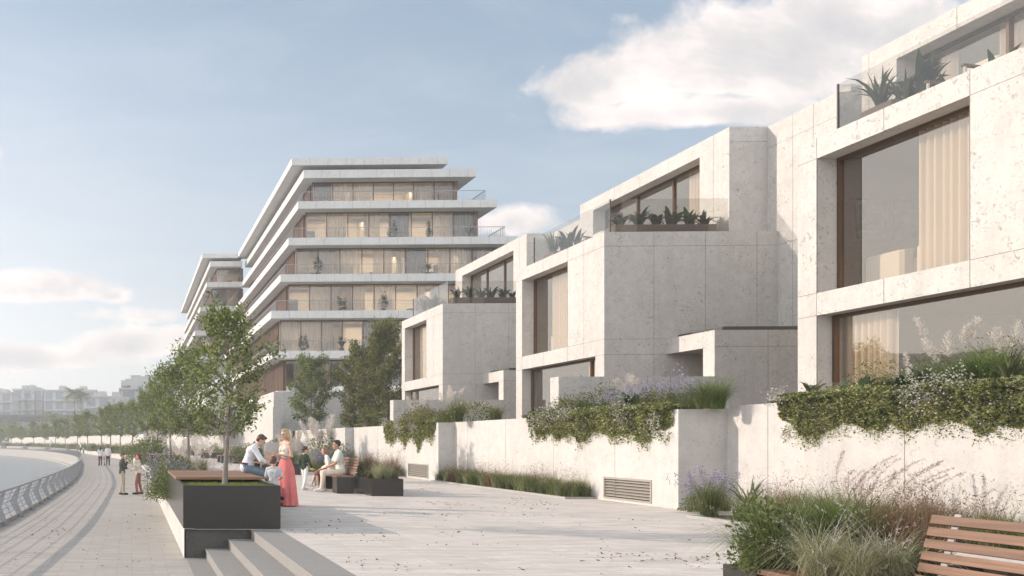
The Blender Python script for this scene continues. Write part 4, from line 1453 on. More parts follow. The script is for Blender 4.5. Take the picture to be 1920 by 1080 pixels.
BG.append(bench_group(5.9, 39.0, 3.0, "timber slatted bench just behind the woman in the pink skirt", "dark planter of grass just behind the woman in the pink skirt"))
BG.append(bench_group(6.05, 58.0, 3.0, "small timber bench right of the young tree trunk behind the crouched man's back", "dark planter right of the nearest tree trunk, in front of the pale garden wall", ))
BG.append(bench_group(6.2, 74.0, 3.2, "tiny distant bench left of the nearest tree trunk", "tiny distant planter left of the nearest tree trunk"))
BG.append(bench_group(5.6, 90.0, 3.2, "farthest tiny bench behind the pink plumes", "farthest tiny planter behind the pink plumes"))
# the foreground bench is set into an L-shaped planter
def front_bench():
    x, y1, y0 = 4.92, 6.86, 2.9
    p = thing("bench_planter", "foreground planter of mixed ornamental grasses wrapping the big slatted bench", "planter", (x, y1, 0), "steel planters around the plaza benches")
    mb = MB()
    th = 0.03
    z = 0.478
    xe = 7.0
    mb.box(x, xe, 7.25 - th, 7.25, 0, z); mb.box(x, x + th, y1, 7.25 - th, 0, z); mb.box(xe - th, xe, y0, 7.25 - th, 0, z)
    mb.box(x + th, 5.74, y1, y1 + th, 0, z - 0.01); mb.box(5.74, 5.74 + th, y0, y1, 0, z - 0.01)
    obj("box", mb, "charcoal", p)
    mb = MB(); mb.box(x + th, xe - th, y1 + th, 7.25 - th, 0, 0.42); mb.box(5.74 + th, xe - th, y0, y1 + th, 0, 0.419); obj("soil", mb, "soil", p)
    b = thing("bench", "large timber slatted bench in the bottom right corner", "bench", (x, y1, 0), "timber benches on the plaza")
    mb = MB()
    for i in range(5):
        a = x - 0.01 + 0.125 * i
        mb.box(a, a + 0.112, y0, y1 - 0.012, 0.455, 0.495)
    obj("seat", mb, "bench_wood", b, bevel=0.004)
    mb = MB(); mb.box(x + 0.03, 5.7, y0, y1 - 0.02, 0.0, 0.453); obj("support", mb, "charcoal", b)
    mb = MB()
    for i in range(6):
        z = 0.54 + i * 0.083
        o = (z - 0.54) * 0.26
        mb.bar((5.46 + o, y0, z), (5.46 + o, 6.1, z), 0.030, 0.063, 0, (0.26, 0, 1))
    obj("backrest", mb, "bench_wood", b, bevel=0.004)
    for k in (5.95, 5.1, 4.2, 3.3):
        mb = MB(); mb.bar((5.46, k, 0.47), (5.605, k, 1.0), 0.045, 0.012, 0, (1, 0, 0)); obj("back_bracket", mb, "steel", b)
front_bench()

# ------------------------------------------------------------------ trees
def branchy(H, th, rad, seed, nl=26, nt_=9, low=0.35, top=0.25):
    """trunk and limb tubes plus the points where leaves sit"""
    r = random.Random(seed)
    mb = MB()
    lean = Vector((r.uniform(-.05, .05), r.uniform(-.05, .05), 0))
    ax = lambda z: Vector((lean.x * z + 0.035 * math.sin(z * 1.7 + seed), lean.y * z + 0.035 * math.cos(z * 1.3 + seed), z))
    r0 = 0.013 * H + 0.012
    zs = [0, 0.02 * H, 0.1 * H] + [H * (0.2 + 0.75 * i / 8) for i in range(9)]
    mb.tube([ax(z) for z in zs], [r0 * 1.35, r0 * 1.05] + [max(0.006, r0 * (1 - z / (H * 1.02))) for z in zs[2:]], 7)
    pts = []
    for i in range(nl):
        f = (i + r.random()) / nl
        z0 = th + (H - th) * 0.88 * f
        # crown profile: widest at about a third of its height
        u = (z0 - th) / (H - th)
        prof = (low + (1 - low) * min(1, u / 0.3)) * (1 if u < 0.3 else max(top, 1 - (u - 0.3) / 0.7 * (1 - top)))
        a = i * 2.399 + r.uniform(-.5, .5)
        L = rad * prof * r.uniform(0.65, 1.18)
        el = r.uniform(0.25, 0.75) + 0.5 * u
        d = Vector((math.cos(a) * math.cos(el), math.sin(a) * math.cos(el), math.sin(el)))
        p0 = ax(z0)
        P = [p0]
        for k in range(1, 5):
            d2 = (d + Vector((r.uniform(-.2, .2), r.uniform(-.2, .2), r.uniform(-.22, .12)))).normalized()
            P.append(P[-1] + d2 * L / 4)
        mb.tube(P, [max(0.004, r0 * 0.42 * (1 - u) * (1 - k / 5) + 0.004) for k in range(5)], 4, 0, False)
        for k in range(nt_):
            s = r.uniform(0.25, 1.0)
            j = min(3, int(s * 4)); q = P[j].lerp(P[j + 1], s * 4 - j)
            e = (d + Vector((r.uniform(-1, 1), r.uniform(-1, 1), r.uniform(-.6, .9)))).normalized()
            T = rad * r.uniform(0.16, 0.36)
            mb.tube([q, q + e * T], [0.004, 0.002], 3, 0, False)
            for w in range(5):
                pts.append(q + e * T * (0.2 + 0.2 * w))
    return mb, np.array([tuple(p) for p in pts])

def make_tree(label, loc, H, th, rad, seed, nleaf, lsize, m="tree_leaf", group=None, name="young_tree", nl=26, nt_=9, scat=0.06, **kw):
    t = thing(name, label, "tree", (0, 0, 0), group)
    mb, pts = branchy(H, th, rad, seed, nl, nt_, **kw)
    obj("trunk", mb, "bark", t, smooth=True)
    q = Q()
    idx = rng.integers(0, len(pts), nleaf)
    p = pts[idx] + rng.normal(size=(nleaf, 3)) * scat
    c = pts.mean(0)
    o = p - c; o /= np.linalg.norm(o, axis=1, keepdims=True) + 1e-6
    q.leaves(p, lsize, 0, 0.25, 0.5, outward=o * 0.9)
    q.build("crown", m, t)
    t.location = loc
    return t

G_ROW = "young trees along the promenade"
x, y = W(425, 15.75)
make_tree("nearest young tree with glossy leaves rising from the lawn of the near planter", (x, y, 0.66), 3.2, 0.85, 1.15, 5, 4200, 0.082, "tree_leaf", G_ROW, nl=34, nt_=10, scat=0.06, low=0.55, top=0.22)
x, y = W(352, 34)
make_tree("second young tree, its trunk rising behind the pink plumes", (x, y, 0.0), 5.0, 1.7, 1.65, 12, 4600, 0.125, "tree_leaf", G_ROW, nl=30, nt_=9, scat=0.08, low=0.4, top=0.25)
va = make_tree("third young tree, crown overlapping the second tree on the left", (*W(322, 45), 0), 5.2, 1.8, 1.6, 21, 3900, 0.135, "tree_leaf", G_ROW, nl=28, nt_=9, scat=0.09)
vb = make_tree("young promenade tree above the nearest edge of the pale far wall", (*W(296, 57), 0), 5.2, 1.8, 1.6, 34, 4200, 0.145, "tree_leaf", G_ROW, nl=26, nt_=9, scat=0.09)
ORD = ["fifth", "sixth", "seventh", "eighth", "ninth", "tenth", "eleventh", "twelfth", "thirteenth", "fourteenth", "fifteenth", "sixteenth", "seventeenth", "eighteenth"]
row = [(275, 68), (249, 79), (226, 90), (207, 101), (190, 112), (164, 126), (145, 138), (123, 150), (104, 162), (84, 174), (63, 188), (40, 202), (21, 216), (2, 230)]
for (o_, (px, yc)) in zip(ORD, row):
    x, y = W(px, yc)
    r = random.Random(px)
    dup(va if r.random() < .5 else vb, (x, y, 0), r.uniform(0, 6.28), r.uniform(0.92, 1.12),
        "young promenade tree, %s in the row counting from the near planter" % o_, G_ROW)

# trees and shrubs in front of the apartment building
def place(label, px, yc, H, th, rad, seed, nleaf, ls, m="dark_leaf", name="garden_tree", **kw):
    x, y = W(px, yc)
    return make_tree(label, (x, y, 1.4), H, th, rad, seed, nleaf, ls, m, "garden trees before the apartment building", name, **kw)
place("slender pale green tree left in front of the podium, standing alone", 583, 62, 5.9, 1.2, 1.9, 41, 7000, 0.17, "tree_leaf", nl=34, nt_=10, scat=0.12, low=0.6, top=0.45)
place("dark green tree between the slender tree and the tall one", 672, 60, 6.6, 0.4, 2.2, 42, 8600, 0.18, nl=36, nt_=10, scat=0.13, low=0.7, top=0.5)
place("tall dark green tree touching the third townhouse", 728, 57, 8.1, 0.6, 2.2, 43, 12000, 0.18, nl=40, nt_=11, scat=0.13, low=0.75, top=0.42)
place("bushy dark tree low behind the tall tree's trunk", 700, 64, 4.8, 0.2, 2.3, 44, 6000, 0.2, nl=32, nt_=9, scat=0.14, low=0.8, top=0.6)

# fallen leaves
q = Q()
N = 1500
Y = 8 + 40 * rng.random(N) ** 1.5
X = rng.uniform(-2.4, 11, N)
cl = rng.integers(0, 90, N)
cx, cy = rng.uniform(-2.3, 10.5, 90), 8.5 + 34 * rng.random(90) ** 1.4
k = rng.random(N) < 0.72
X[k] = cx[cl[k]] + rng.normal(0, 0.33, k.sum()); Y[k] = cy[cl[k]] + rng.normal(0, 0.16, k.sum())
Z = np.where(X < 0.86, ZP + 0.012, 0.012)
ok = ~((X > 0.75) & (X < 2.6) & (Y < 22)) & (X < 10.6) & (X > -2.5)
P = np.stack([X, Y, Z], 1)[ok]
d = len(P)
sz = rng.uniform(0.025, 0.075, d)
q.leaves(P, sz, 0, 0.0, 0.6, outward=np.array([0.0, 0.0, -0.2]))
V = q.V[0]
V[:, 2] = np.repeat(P[:, 2], 5) + np.abs(V[:, 2] - np.repeat(P[:, 2], 5)) * 0.35
tag(q.build("fallen_leaves", "dry_leaf"), kind="stuff")
# ------------------------------------------------------------------ planting
def tpx(px):
    u = (px - 200.5) / 1600
    return (u - 0.02906) / (1 + 0.02906 * u)
def atx(px, X):
    """distance along the street of the point at plan x seen in picture column px"""
    return X / tpx(px)
def disc(n, r, x=0, y=0, z=0):
    a = rng.uniform(0, 2 * np.pi, n); d = r * np.sqrt(rng.random(n))
    return np.stack([x + d * np.cos(a), y + d * np.sin(a), np.full(n, z)], 1)
def fuzz(q, c, rad, n, size, mi=0, lump=0.35, aspect=0.5, up=0.3):
    """leaf clump filling an uneven dome: c centre at its foot, rad (x, y, z)"""
    c = np.array(c, float); rad = np.array(rad, float)
    k = max(8, int(n / 60))
    d = rng.normal(size=(k, 3)); d[:, 2] = np.abs(d[:, 2]) ; d /= np.linalg.norm(d, axis=1, keepdims=True)
    s = rng.uniform(0.45, 1.05, (k, 1)) ** 0.6
    cen = d * s
    i = rng.integers(0, k, n)
    p = cen[i] + rng.normal(size=(n, 3)) * lump * 0.45
    p[:, 2] = np.abs(p[:, 2])
    p *= np.minimum(1.0, 1.22 / (np.linalg.norm(p, axis=1, keepdims=True) + 1e-6))
    o = p / (np.linalg.norm(p, axis=1, keepdims=True) + 1e-6)
    q.leaves(c + p * rad, size, mi, up, aspect, outward=o * 0.8)

def p_grass(q, s=1.0, n=380, L=0.75, lean=0.75, w=0.008, r=0.13, mi=0):
    q.blades(disc(n, r * s), L * s, lean, w, mi, 4)
def p_feather(q, s=1.0):
    q.blades(disc(520, 0.10 * s), 0.66 * s, 1.05, 0.0055, 0, 5, droop=1.25)
    t, a = q.blades(disc(90, 0.08 * s), 0.72 * s, 0.9, 0.004, 1, 5)
    q.plume(t[:26], a[:26], 0.15 * s, 0.010 * s, 12, 1, 1.0, 0.35)
def p_pampas(q, s=1.0, n=8, pl=0.42, L=0.85, sp=0.35, pm=1):
    q.blades(disc(330, 0.14 * s), L * 0.85 * s, 0.95, 0.010, 0, 4)
    b = disc(n, 0.10 * s)
    t, a = q.blades(b, L * 1.05 * s, sp, 0.007, 0, 4)
    q.plume(t, a, pl * s, 0.05 * s, 150, pm, sp + 0.1, 0.45)
def p_fountain(q, s=1.0, n=12, L=0.95, pl=0.45, az=None):
    q.blades(disc(300, 0.15 * s), L * 0.8 * s, 0.9, 0.008, 0, 4)
    t, a = q.blades(disc(n, 0.12 * s), L * s, 0.6, 0.005, 0, 5, az=None if az is None else az + rng.normal(0, 0.6, n))
    q.plume(t, a, pl * s, 0.020 * s, 190, 1, 0.85, 0.13)
def p_red(q, s=1.0):
    q.blades(disc(330, 0.16 * s), 0.85 * s, 0.5, 0.007, 1, 4)
    q.blades(disc(200, 0.16 * s), 0.6 * s, 0.7, 0.008, 0, 4)
    t, a = q.blades(disc(110, 0.16 * s), 0.95 * s, 0.45, 0.004, 1, 4)
    for k in range(3):
        q.leaves(t + rng.normal(size=t.shape) * 0.05 * s - np.array([0, 0, 0.05 * k * s]), 0.05 * s, 1, 0.6, 0.16)
def p_lavender(q, s=1.0, n=30, L=0.6):
    q.blades(disc(260, 0.20 * s), L * 0.62 * s, 0.7, 0.007, 0, 3)
    fuzz(q, (0, 0, 0.02), (0.24 * s, 0.24 * s, 0.3 * s), 500, 0.035 * s, 0)
    t, a = q.blades(disc(n, 0.18 * s), L * s, 0.42, 0.005, 0, 4)
    for k in range(9):
        q.leaves(t + rng.normal(size=t.shape) * 0.012 * s + np.array([0, 0, (k - 4) * 0.024 * s]), 0.034 * s, 1, 0.4, 0.6)
def p_broad(q, s=1.0, n=16, L=0.55, w=0.15):
    q.blades(disc(n, 0.08 * s), L * s, 0.95, w * s, 0, 6, leaf=True)
def p_strap(q, s=1.0, n=26, L=0.6, w=0.055, lean=0.75):
    q.blades(disc(n, 0.05 * s), L * s, lean, w * s, 0, 5, leaf=True, droop=0.9)
def p_shrub(q, s=1.0, n=1700, rx=0.5, rz=0.55, ls=0.04, fl=0, fls=0.035):
    q.blades(disc(40, 0.2 * s * rx * 2), rz * 0.9 * s, 0.6, 0.008, 0, 3)
    fuzz(q, (0, 0, 0.03), (rx * s, rx * s, rz * s), n, ls * s, 0, 0.5)
    if fl:
        k = 10
        cen = rng.normal(size=(k, 3)); cen[:, 2] = np.abs(cen[:, 2]) + 0.4
        cen /= np.linalg.norm(cen, axis=1, keepdims=True)
        p = cen[rng.integers(0, k, fl)] * 1.02 + rng.normal(size=(fl, 3)) * 0.17
        q.leaves(p * np.array([rx, rx, rz]) * s, fls * s, 1, 0.3, 0.9)
PK = {
    "grass": ("ornamental_grass", "grass", p_grass, ["grass_green"]),
    "bright": ("ornamental_grass", "grass", p_grass, ["grass_bright"]),
    "feather": ("feather_grass", "grass", p_feather, ["grass_pale", "plume"]),
    "gfeather": ("feather_grass", "grass", p_feather, ["grass_green", "grass_pale"]),
    "pampas": ("pampas_grass", "grass", p_pampas, ["grass_green", "plume"]),
    "fountain": ("fountain_grass", "grass", p_fountain, ["grass_green", "plume_pink"]),
    "red": ("switch_grass", "grass", p_red, ["grass_green", "grass_red"]),
    "lavender": ("lavender", "lavender", p_lavender, ["grass_green", "lavender"]),
    "broad": ("broadleaf_plant", "plant", p_broad, ["broad_leaf"]),
    "strap": ("strap_leaf_plant", "plant", p_strap, ["strap_leaf"]),
    "shrub": ("shrub", "shrub", p_shrub, ["grass_green", "white_flower"]),
    "gshrub": ("shrub", "shrub", p_shrub, ["grass_green", "lavender"]),
    "yshrub": ("shrub", "shrub", p_shrub, ["grass_green", "yellow_flower"]),
    "dshrub": ("shrub", "shrub", p_shrub, ["dark_leaf", "white_flower"]),
}
def plant(kind, x, y, z, s, label, **kw):
    nm, cat, fn, mats = PK[kind]
    q = Q(); fn(q, s, **kw)
    o = q.build(nm, mats)
    o.location = (x, y, z)
    o.rotation_euler = (0, 0, 0.0 if "az" in kw else rng.uniform(0, 6.28))
    return tag(o, label, cat)

def hedge(label, xw, y0, y1, zt, n, ls, drop, white, name="trailing_hedge", seed=0):
    """evergreen mound on a wall top that spills down the street face"""
    q = Q()
    f = lambda y, k: mnoise.noise(Vector((y * 1.1, seed, k))) + 0.6 * mnoise.noise(Vector((y * 3.3, seed + 5, k)))
    ny = int(n * 0.62)
    Y = rng.uniform(y0, y1, ny)
    e = np.minimum((Y - y0), (y1 - Y)) / 0.7
    e = np.clip(e, 0.15, 1)
    dd = np.array([drop * max(0.35, 0.82 + 0.55 * f(v, 0.0)) for v in Y]) * (0.55 + 0.45 * e)
    u = rng.random(ny) ** 1.25
    Zh = zt + 0.16 - u * (dd + 0.16)
    bul = (0.26 + 0.26 * np.array([f(v, 3.0) for v in Y])) * np.sin(np.pi * np.clip(0.25 + 0.75 * u, 0, 1)) * e
    fine = np.array([mnoise.noise(Vector((a * 6.5, b * 6.5, seed))) + 0.6 * mnoise.noise(Vector((a * 15, b * 15, seed + 3))) for a, b in zip(Y, Zh)])
    X = xw - 0.02 - np.abs(bul) * np.clip(0.55 + 0.9 * fine, 0.03, 1.3) * rng.random(ny) ** 0.3
    P = np.stack([X, Y, Zh], 1)[fine > -0.42]
    q.leaves(P, ls, 0, -0.15, 0.62, outward=np.array([-0.9, 0, -0.1]))
    nt_ = int(n * 0.34)
    Y = rng.uniform(y0, y1, nt_); e = np.clip(np.minimum(Y - y0, y1 - Y) / 0.6, 0.2, 1)
    v = rng.random(nt_)
    X = xw - 0.25 + v * 0.85
    hh = (0.13 + 0.14 * np.array([f(w, 7.0) for w in Y])) * np.sin(np.pi * np.clip(0.1 + 0.8 * v, 0, 1)) * e
    Z = zt + 0.03 + np.abs(hh) * rng.random(nt_) ** 0.5
    q.leaves(np.stack([X, Y, Z], 1), ls, 0, 0.5, 0.62)
    # loose strands below the mass
    ns = int((y1 - y0) * 34)
    for _ in range(ns):
        y = rng.uniform(y0 + 0.1, y1 - 0.1)
        d0 = drop * max(0.35, 0.82 + 0.55 * f(y, 0.0))
        L = rng.uniform(0.05, 0.34)
        k = int(L / (ls * 0.55)) + 2
        t = np.linspace(0, 1, k)
        p = np.stack([np.full(k, xw - 0.05) + rng.normal(0, 0.02, k), y + 0.06 * np.sin(t * 4 + y * 9) + rng.normal(0, 0.012, k), zt - d0 * 0.85 - t * L], 1)
        q.leaves(p, ls * 0.85, 0, -0.5, 0.6)
    for (yc_, zc2, ry, rz, m_) in white:
        p = np.stack([xw - 0.12 - 0.22 * rng.random(m_), yc_ + rng.normal(0, ry, m_), zt + zc2 + rng.normal(0, rz, m_)], 1)
        q.leaves(p, ls * 0.62, 1, 0.3, 0.9, outward=np.array([-0.7, 0, 0.4]))
    o = q.build(name, ["ivy_leaf", "white_flower"], None, (xw, y0, zt))
    return tag(o, label, "hedge", "trailing hedges on the garden walls")

hedge("largest trailing hedge with white blossom spilling over the nearest garden wall", 13.05, 11.2, 17.55, 2.27, 46000, 0.047, 0.66,
      [(17.35, 0.10, 0.14, 0.10, 300), (14.25, 0.06, 0.22, 0.16, 620), (13.7, 0.2, 0.2, 0.1, 200), (12.2, 0.12, 0.3, 0.1, 160)], seed=1)
hedge("trailing hedge with white blossom and lavender above the large vent wall", 12.0, 19.25, 26.1, 2.20, 30000, 0.058, 0.66,
      [(24.6, 0.02, 0.22, 0.14, 380), (23.6, 0.06, 0.25, 0.10, 330), (20.9, 0.0, 0.18, 0.18, 300), (25.4, -0.12, 0.16, 0.12, 160), (19.6, -0.35, 0.10, 0.2, 130)], seed=2)
hedge("smallest trailing hedge with white blossom above the small vent", 11.39, 32.3, 38.7, 2.19, 17000, 0.075, 0.72,
      [(34.3, -0.02, 0.28, 0.2, 500), (36.0, 0.0, 0.25, 0.18, 420), (38.0, 0.1, 0.2, 0.12, 160)], seed=3)

# upper planting, nearest garden
z1 = 2.27
P1 = [("strap", 1518, 13.25, 0.9, "spiky strap leaved plant at the left end of the largest trailing hedge", dict(n=16, w=0.09, L=0.5)),
      ("broad", 1575, 13.5, 0.75, "dark broad leaved plant low beside the ground floor window frame", dict()),
      ("feather", 1560, 13.2, 0.55, "wispy pale tuft at the left end of the largest hedge", dict()),
      ("shrub", 1632, 13.9, 1.0, "loose yellow green shrub in front of the far curtain of the ground floor", dict(n=900, rx=0.42, rz=0.6, ls=0.035)),
      ("broad", 1615, 13.4, 0.85, "dark arching broad leaves in front of the pleated curtain", dict()),
      ("broad", 1690, 13.45, 0.95, "large dark broad leaves left of the two white plumes", dict()),
      ("broad", 1735, 13.35, 0.9, "upright dark broad leaf right of the two white plumes", dict(n=9)),
      ("pampas", 1704, 13.75, 0.75, "pair of short white fluffy plumes above the largest hedge", dict(n=3, pl=0.26, L=0.62, sp=0.12)),
      ("shrub", 1725, 14.1, 1.1, "bushy yellow green shrub behind the two white plumes", dict(n=1900, rx=0.55, rz=0.6, ls=0.035)),
      ("pampas", 1778, 13.9, 1.1, "tall pale pampas plumes before the ground floor window's hill reflection", dict(n=6, pl=0.32, L=0.8, sp=0.25)),
      ("bright", 1760, 13.6, 0.85, "green grass tuft under the tall pampas plumes", dict(n=420, lean=0.95)),
      ("bright", 1848, 13.6, 1.15, "large bright green arching grass near the window mullion", dict(n=700, lean=1.0, w=0.012)),
      ("grass", 1805, 13.4, 0.8, "darker grass tuft between the pampas and the bright arching grass", dict(n=420, lean=1.0)),
      ("strap", 1893, 13.4, 1.0, "silvery strap leaved plant fanning at the right edge above the hedge", dict(n=40, w=0.04, L=0.65)),
      ("shrub", 1900, 14.2, 1.3, "fine yellow green shrub at the right edge beneath the mullion", dict(n=2200, rx=0.6, rz=0.62, ls=0.032)),
      ("pampas", 1900, 14.0, 1.0, "small pale plume tuft by the mullion at the right edge", dict(n=5, pl=0.3, L=0.85, sp=0.3)),
      ("grass", 1660, 13.3, 0.6, "low green grass tuft over the largest hedge by the curtain", dict(n=380, lean=1.0)),
      ("bright", 1790, 13.3, 0.6, "small bright grass tuft beside the white blossom of the largest hedge", dict(n=380, lean=1.0))]
for (k, px, X, s, lab, kw) in P1:
    plant(k, X, atx(px, X), z1, s, lab, **kw)
z2 = 2.2
P2 = [("pampas", 1050, 12.7, 1.25, "grass with cream plumes against the partition wall's left end", dict(n=5, pl=0.26, L=0.55, sp=0.2)),
      ("dshrub", 1062, 12.35, 1.0, "dense green shrub at the foot of the cream plumes", dict(n=1800, rx=0.5, rz=0.5, ls=0.05)),
      ("shrub", 1128, 12.7, 1.2, "feathery yellow green shrub in front of the partition wall", dict(n=1900, rx=0.62, rz=0.66, ls=0.04)),
      ("pampas", 1180, 12.75, 1.2, "cream plumes right of the feathery shrub, against the partition wall", dict(n=7, pl=0.24, L=0.55, sp=0.35)),
      ("broad", 1130, 12.2, 0.9, "dark glossy leaves below the feathery shrub", dict()),
      ("broad", 1185, 12.2, 1.0, "dark glossy leaves among the lavender", dict()),
      ("lavender", 1142, 12.15, 0.9, "low leaning lavender left of the white blossom above the large vent", dict()),
      ("lavender", 1170, 12.4, 1.05, "lavender clump in front of the cream plumes", dict()),
      ("lavender", 1208, 12.35, 1.15, "lavender clump in the middle of the middle garden hedge", dict()),
      ("lavender", 1250, 12.4, 1.0, "thick lavender clump left of the tallest purple spire", dict(n=30)),
      ("lavender", 1283, 12.6, 1.5, "tallest purple flower spires by the canopy pier", dict(n=12)),
      ("dshrub", 1230, 12.7, 1.0, "dark green shrub behind the middle lavender clumps", dict(n=1500, rx=0.55, rz=0.5, ls=0.05)),
      ("lavender", 1300, 12.45, 0.95, "small lavender right of the tallest purple spires", dict(n=24)),
      ("grass", 1318, 12.3, 0.95, "olive grass tuft near the right end of the middle hedge", dict(n=420, lean=0.9)),
      ("bright", 1345, 12.75, 1.05, "dome of green grass at the right end of the partition wall", dict(n=700, lean=1.0)),
      ("grass", 1092, 12.3, 0.85, "green grass tuft between the cream plumes and the feathery shrub", dict(n=420, lean=0.95))]
for (k, px, X, s, lab, kw) in P2:
    plant(k, X, atx(px, X), z2, s, lab, **kw)
P3 = [("pampas", 775, 11.8, 1.5, "pale plumes at the left end of the third garden's partition wall", dict(n=6, pl=0.26, L=0.5, sp=0.35)),
      ("dshrub", 790, 11.6, 1.3, "round green shrub between the two groups of pale plumes", dict(n=1300, rx=0.6, rz=0.5, ls=0.06)),
      ("pampas", 838, 11.8, 1.6, "larger group of pale plumes above the small vent wall", dict(n=9, pl=0.26, L=0.5, sp=0.35)),
      ("grass", 858, 11.6, 1.4, "arching pale green grass above the narrow end of the third wall", dict(n=500, lean=1.05)),
      ("yshrub", 890, 12.2, 1.4, "shrub dotted with yellow blossom before the third garden's partition wall", dict(n=900, rx=0.55, rz=0.42, ls=0.05, fl=90, fls=0.05)),
      ("grass", 930, 12.6, 1.4, "low dry grass tuft by the sunlit wall end of the third garden", dict(n=420, lean=1.0, L=0.5)),
      ("dshrub", 815, 11.7, 1.2, "green shrub under the larger group of pale plumes", dict(n=1300, rx=0.7, rz=0.4, ls=0.06))]
for (k, px, X, s, lab, kw) in P3:
    plant(k, X, atx(px, X), 2.19, s, lab, **kw)

# beds at the wall foot: mixed low grasses nobody could count
def bed(name, x0, x1, y0, y1, n_t, hmin, hmax, mixw=(0.5, 0.2, 0.2, 0.1), z=0.03):
    q = Q()
    for _ in range(n_t):
        x, y = rng.uniform(x0 + 0.12, x1 - 0.06), rng.uniform(y0, y1)
        m_ = rng.choice(4, p=mixw)
        h = rng.uniform(hmin, hmax)
        k = 75
        q.blades(disc(k, 0.10, x, y, z), h, rng.uniform(0.5, 0.95), 0.009 if y < 20 else 0.012, m_, 3)
        if m_ == 3 or rng.random() < 0.25:
            t, a = q.blades(disc(14, 0.1, x, y, z), h * 1.45, 0.5, 0.005, 3, 3)
            for w in range(3):
                q.leaves(t + rng.normal(size=t.shape) * 0.04, 0.05, 3, 0.6, 0.15)
    return tag(q.build(name, ["grass_green", "grass_bright", "grass_pale", "grass_red"]), kind="stuff")
bed("bed_grass", 10.95, 13.0, 6.0, 17.0, 300, 0.35, 0.62, (0.5, 0.15, 0.15, 0.2))
bed("bed_grass", 11.25, 11.97, 22.5, 32.2, 190, 0.38, 0.60, (0.55, 0.1, 0.2, 0.15))
bed("bed_grass", 10.8, 11.37, 35.8, 43.9, 90, 0.4, 0.7, (0.5, 0.1, 0.15, 0.25))
q = Q(); q.blades(np.stack([rng.uniform(0.95, 2.45, 6000), rng.uniform(14.65, 16.66, 6000), np.full(6000, 0.655)], 1), 0.075, 0.9, 0.010, 0, 2)
tag(q.build("lawn_grass", "lawn"), kind="stuff")
PB = [("lavender", 1312, 11.75, 17.0, 1.25, "lavender at the corner of the nearest wall bed", dict(n=60)),
      ("lavender", 1345, 12.3, 16.9, 1.2, "second lavender in front of the shaded wall end", dict(n=40)),
      ("grass", 1330, 11.3, 16.6, 1.15, "arching green grass at the left end of the nearest bed", dict(n=500, lean=0.8)),
      ("strap", 1405, 11.6, 15.9, 1.1, "strap leaved grass arching from the nearest bed by the kerb", dict(n=60, w=0.03, L=0.75)),
      ("fountain", 1575, 11.7, 12.6, 1.35, "fountain grass with mauve plumes leaning right before the sunlit wall", dict(n=9, L=0.52, pl=0.48, az=-0.4)),
      ("fountain", 1640, 11.8, 12.0, 1.3, "second fountain grass with long mauve plumes before the sunlit wall", dict(n=7, L=0.5, pl=0.5, az=-0.3)),
      ("red", 1745, 11.4, 11.2, 0.8, "thin reddish grass behind the slatted backrest before the wall", dict())]
for (k, px, X, Yd, s, lab, kw) in PB:
    plant(k, X, atx(px, X), 0.03, s, lab, **kw)

# foreground planter
def atyx(px, Yd):
    return tpx(px) * Yd
PF = [("gshrub", 1395, 7.05, 0.80, "leafy green stems at the left corner of the foreground planter", dict(n=1900, rx=0.29, rz=0.62, ls=0.055)),
      ("bright", 1385, 7.08, 0.85, "long green blades leaning left over the foreground planter's corner", dict(n=260, lean=1.0)),
      ("gfeather", 1465, 6.95, 1.0, "tall green feather grass in the foreground planter", dict()),
      ("feather", 1535, 6.55, 0.86, "left pale feather grass fountain in the foreground planter", dict()),
      ("feather", 1668, 6.45, 0.80, "right pale feather grass fountain next to the slatted backrest", dict()),
      ("feather", 1605, 6.40, 0.66, "small pale feather grass between the two pale fountains", dict()),
      ("bright", 1545, 7.1, 0.9, "bright green upright grass behind the pale feather grass", dict(n=600, lean=0.6)),
      ("grass", 1600, 6.9, 1.0, "olive green grass in the middle of the foreground planter", dict(n=600, lean=0.7)),
      ("red", 1690, 6.75, 0.74, "rusty red switch grass beside the slatted backrest", dict()),
      ("red", 1725, 6.5, 0.72, "dark red grass stems touching the end of the backrest", dict()),
      ("red", 1655, 7.1, 0.72, "rusty red haze of grass behind the olive grass", dict()),
      ("gfeather", 1500, 7.12, 0.85, "second green feather grass at the back of the foreground planter", dict())]
for (k, px, Yd, s, lab, kw) in PF:
    plant(k, max(5.1, atyx(px, Yd)), Yd, 0.42, s, lab, **kw)
for i, (yy_, k, lab) in enumerate([(5.9, "red", "reddish grass seen through the gaps of the backrest"), (5.2, "grass", "green grass behind the middle of the big backrest"), (4.5, "red", "reddish grass at the right edge behind the big backrest")]):
    plant(k, 6.35, yy_, 0.42, 0.7, lab)

